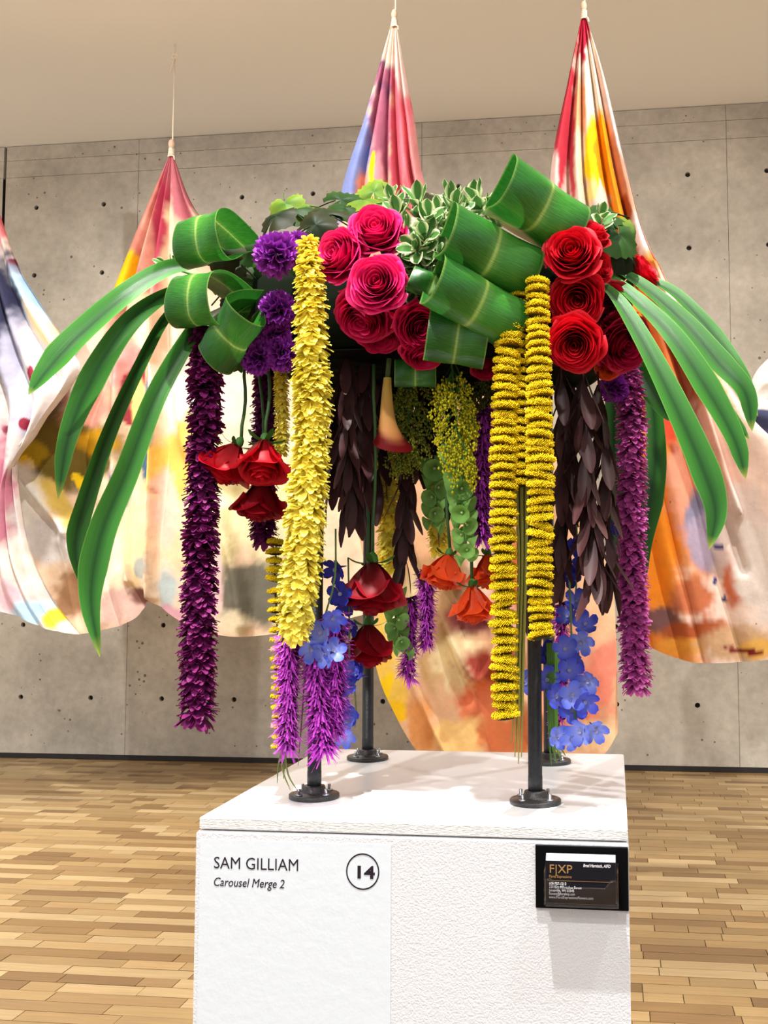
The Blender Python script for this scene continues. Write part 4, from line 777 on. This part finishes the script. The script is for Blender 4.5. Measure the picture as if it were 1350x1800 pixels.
liatris('purple liatris spike right of the goldenrod beside the button strand',[(850,720,1.66),(846,840,1.65),(847,950,1.65)],21,60)
liatris('purple liatris spike half hidden by blue flowers at the right',[(985,1060,1.72),(988,1160,1.72),(982,1290,1.72)],15,44)
# delphinium
def delph_mesh(c0, c1):
    mb = MB()
    for k in range(5):
        G = petal_grid(.0205, .0150, .55, .12, 6, 7, .8, .35, .03); mb.grid(place_grid(G, k*1.2566, .25, (.001, 0, 0)), shade(c0, c1, 6, 7, .7))
    return mb.mesh('floret', M_petal)
DM = [delph_mesh(lin((140, 150, 228)), lin((58, 72, 204))), delph_mesh(lin((176, 188, 240)), lin((86, 108, 222))), delph_mesh(lin((60, 60, 160)), lin((40, 44, 150)))]
mb = MB()
for k in range(6): mb.grid(place_grid(petal_grid(.006, .004, .3, .2, 4, 3), k*1.047, .9, (0, 0, 0)), shade(lin((230, 230, 240)), lin((180, 180, 220)), 4, 3))
mb.tube([(0, 0, 0), (0, 0, -.008), (.004, 0, -.016)], [.0022, .0016, .0006], 6, lin((60, 60, 150))); EYE = mb.mesh('eye', M_petal)
def delphinium(label, path, flowers, Rpx=28):
    c = pxpath(path, 40); t = thing('delphinium', label, 'flower spike', c[0]); o = c[0]; mb = MB(); mb.tube(c[::4]-o, .0016, 6, lin((96, 128, 70))); mb.obj('stem', M_stem, t)
    for (x, y, Y, v) in flowers:
        p = P(x, y, Y); ax = unit((rnd.uniform(-.6, .6), -1, rnd.uniform(-.5, .6))); f = link('floret', DM[v], t, mat4(frame(ax, rnd.uniform(0, 6)), p-o, Rpx*mpp(Y)/.021*rnd.uniform(.9, 1.1))); link('eye', EYE, f)
        q = c[np.argmin(np.linalg.norm(c-p-np.array([0, 0, .01]), axis=1))]; mb = MB(); mb.tube(np.linspace(q-o, p-o-ax*.003, 4), .0007, 5, lin((96, 110, 90))); mb.obj('stalk', M_stem, t)
delphinium('blue delphinium in front of the end of the yellow garland',[(590,930,1.56),(588,1020,1.53),(566,1100,1.52),(560,1150,1.52)],[(566,1112,1.505,1),(548,1140,1.505,1),(585,1085,1.51,0),(586,1145,1.51,1),(575,1150,1.50,1),(598,1045,1.55,2),(592,1000,1.56,2)],30)
delphinium('blue delphinium trailing between the purple spikes and the back left leg',[(612,980,1.62),(614,1100,1.61),(612,1200,1.60),(606,1300,1.60)],[(614,1180,1.59,0),(630,1186,1.60,2),(612,1208,1.585,0),(608,1240,1.59,1),(612,1270,1.59,1),(606,1296,1.59,1),(618,1255,1.60,0),(606,1060,1.61,2),(620,1100,1.61,2)],24)
delphinium('blue delphinium hanging lowest beside the front right iron leg',[(1000,1000,1.60),(1004,1100,1.59),(1006,1200,1.58),(1015,1300,1.57)],[(994,1142,1.56,0),(1022,1128,1.59,1),(1012,1160,1.59,0),(975,1225,1.57,0),(1004,1222,1.56,1),(1026,1232,1.56,0),(1035,1196,1.57,1),(1022,1284,1.55,1),(1046,1282,1.56,1),(1010,1300,1.56,1),(978,1296,1.57,1),(1000,1178,1.58,0),(960,1195,1.60,0),(1005,1250,1.58,0),(958,1150,1.61,2)],29)
delphinium('blue delphinium glimpsed behind the bronze leaves at the right',[(1010,820,1.68),(1014,940,1.67),(1012,1060,1.66)],[(1008,960,1.65,2),(1016,990,1.65,2),(1000,1010,1.65,2),(1014,1060,1.65,0),(1000,1085,1.64,0),(1030,1100,1.65,0),(1066,930,1.66,2),(920,1200,1.70,0)],26)
# goldenrod
def goldenrod(label, path, Wm, n, seed, c1):
    r = random.Random(seed); c = pxpath(path, 40); t = thing('goldenrod', label, 'flower sprig', c[0]); o = c[0]
    st_ = MB(); st_.tube(c[::4]-o, .0017, 6, GRN*.8); bl = MB(); L = np.linalg.norm(c[-1]-c[0]); tips = []
    for k in range(n):
        f = .15+.8*k/n; p = c[int(f*39)]; th = r.uniform(0, 6.28); rr = Wm*math.sin(math.pi*min(1, f*.95+.08))**.7; tip = p+np.array([math.cos(th)*rr, math.sin(th)*rr*.8, -L*.30*r.uniform(.6, 1.1)]); mid = (p+tip)/2+np.array([math.cos(th), math.sin(th), .4])*rr*.15
        b = catmull([p, mid, tip], 12); st_.tube(b[::3]-o, .0006, 4, GRN)
        for q in range(26):
            i = 3+int(8.9*q/26); w = b[i]-o+np.array([r.gauss(0, .0035), r.gauss(0, .0035), r.gauss(0, .003)]); h = .0019*r.uniform(.7, 1.2); cc = c1*r.uniform(.75, 1.15)
            bl.faces([w+(h, 0, 0), w+(0, h, 0), w-(h, 0, 0), w-(0, h, 0), w+(0, 0, h*1.4), w-(0, 0, h*1.4)], [(0,1,4),(1,2,4),(2,3,4),(3,0,4),(1,0,5),(2,1,5),(3,2,5),(0,3,5)], cc)
    st_.obj('stem', M_stem, t); bl.obj('tiny_blossoms', M_fuzz, t, kind='stuff')
    for k in range(7):
        f = .06+.3*k/7; p = c[int(f*39)]; th = k*2.4; d = unit((math.cos(th)*.7, math.sin(th)*.7, -1)); z = unit(np.cross(d, (0, 1, .3))); lm = MB(); lm.grid(petal_grid(.034, .009, -.4, .1, 6, 3, .7, .3), shade(GRN*.7, GRN, 6, 3)); lm.obj('leaf', M_green, t, True, mat4(np.stack([d, np.cross(z, d), z], 1), p-o))
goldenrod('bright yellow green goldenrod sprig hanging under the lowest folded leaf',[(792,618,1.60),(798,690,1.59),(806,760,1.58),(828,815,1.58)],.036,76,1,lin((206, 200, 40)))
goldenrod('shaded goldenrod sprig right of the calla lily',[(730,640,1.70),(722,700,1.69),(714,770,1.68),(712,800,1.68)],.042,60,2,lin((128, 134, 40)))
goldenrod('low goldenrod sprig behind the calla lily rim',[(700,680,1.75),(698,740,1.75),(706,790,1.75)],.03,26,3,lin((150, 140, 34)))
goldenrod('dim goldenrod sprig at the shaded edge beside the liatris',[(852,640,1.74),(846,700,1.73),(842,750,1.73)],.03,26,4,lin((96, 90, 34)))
# calla lily
t = thing('calla_lily', 'peach and maroon calla lily hanging upside down behind the bronze leaves', 'calla lily', P(681, 664, 1.63))
o = P(681, 664, 1.63); c = np.array([P(681, 664, 1.63), P(680, 700, 1.63), P(682, 745, 1.63), P(690, 780, 1.63)]); cl = catmull(c, 16); s = np.linspace(0, 1, 16)[:, None]; a = np.linspace(-2.9, 2.9, 29)[None, :]
rad = (.0062+.0075*s+.017*s**4)*(1+.25*np.cos(a-.6)*s**3); dz = -.018*s**3*np.cos(a-.8)
G = cl[:, None]-o+np.stack([rad*np.sin(a-.3), -rad*np.cos(a-.3)*.9, dz+0*a], -1)
ss = s[..., None]*np.ones((16, 29, 1)); C = lin((214, 190, 90))*(1-ss)+lin((226, 140, 92))*ss; e = np.clip((ss-.66-.12*np.cos(a-.8)[..., None])/.12, 0, 1)+np.clip((np.abs(a)[..., None]-2.3)/.4, 0, 1); C = C*(1-np.clip(e, 0, 1))+lin((116, 16, 22))*np.clip(e, 0, 1)
b = MB(); b.grid(G, C); b.obj('spathe', M_petal, t)
b = MB(); b.tube(np.array([P(681, 664, 1.63), P(684, 630, 1.63), P(686, 600, 1.64)])-o, .004, 10, lin((80, 104, 56))); b.obj('stem', M_stem, t)
b = MB(); b.tube(np.array([P(682, 700, 1.63), P(688, 760, 1.63)])-o, .003, 8, lin((220, 170, 40))); b.obj('spadix', M_fuzz, t)
# bells of Ireland
def bell():
    mb = MB(); mb.lathe([(.002, -.010), (.006, -.004), (.011, .002), (.0155, .006), (.017, .007)], seg=14, c=lin((134, 184, 96)), cap=False); mb.lathe([(.0005, -.006), (.003, -.004), (.0015, -.001)], seg=6, c=lin((220, 224, 180))); return mb.mesh('bell', M_green)
BL = bell()
def bells(label, path, n, s, group=None):
    c = pxpath(path, 40); t = thing('bells_of_ireland', label, 'flower spike', c[0], group); o = c[0]; mb = MB(); mb.tube(c[::4]-o, .002, 6, lin((100, 140, 74))); mb.obj('stem', M_stem, t)
    for k in range(n):
        p = c[int(39*(k+.5)/n)]; th = k*2.39996; ax = unit((math.cos(th), math.sin(th), -.35)); link('bell', BL, t, mat4(frame(ax, k), p-o+ax*.010*s, s*(1.1-.5*k/n)))
bells('pale green bell flower spike above the lowest orange rose',[(800,780,1.64),(812,880,1.62),(822,985,1.60)],26,1.1)
bells('shaded green bell flower spike beside the hidden yellow garland',[(765,800,1.74),(764,870,1.74),(762,930,1.74)],14,1.1)
bells('green bell flower spike under the twin purple spikes',[(690,1040,1.72),(698,1100,1.72),(712,1150,1.72)],14,1.0)
# grass stems
def grass(label, lines, w=.0011, col=(104, 116, 60)):
    o = P(*lines[0][0]); t = thing('bear_grass', label, 'grass', o)
    for k, l in enumerate(lines):
        c = pxpath(l, 24); mb = MB(); mb.tube(c[::2]-o, np.interp(np.linspace(0, 1, 12), [0, .8, 1], [w*1.5, w, w*.4]), 5, lin(col)*(.8+.3*((k*37) % 10)/10)); mb.obj('blade', M_stem, t)
grass('thin grass stems trailing left of the front left iron leg',[[(502,1300,1.55),(490,1340,1.55),(487,1380,1.55)],[(498,1300,1.54),(496,1350,1.53),(512,1393,1.52)],[(505,1300,1.55),(500,1340,1.545),(498,1372,1.54)],[(538,1120,1.57),(532,1240,1.57),(523,1356,1.57)],[(500,1310,1.55),(506,1360,1.54),(524,1392,1.53)]])
grass('bundle of yellow green stems between two button strands',[[(908+3*k,850,1.52+.004*(k%3)),(912+2*k,1000,1.52+.004*(k%3)),(908+2*k,1150,1.52+.004*(k%3)),(898+3*k+4*(k%2),1330+14*(k%4),1.53)] for k in range(7)],.0021,(146,146,66))
grass('green stems hanging right of the front right iron leg',[[(962+4*k,1130,1.60),(964+3*k,1230,1.60),(966+3*k,1300,1.60),(970+4*k+6*(k%2),1352-4*k,1.60)] for k in range(6)],.0017,(96,140,54))
grass('single thin grass stem behind the blue trailing flowers',[[(622,1200,1.70),(626,1250,1.70),(624,1282,1.70)],[(700,900,1.78),(702,960,1.78),(700,1010,1.78)]])
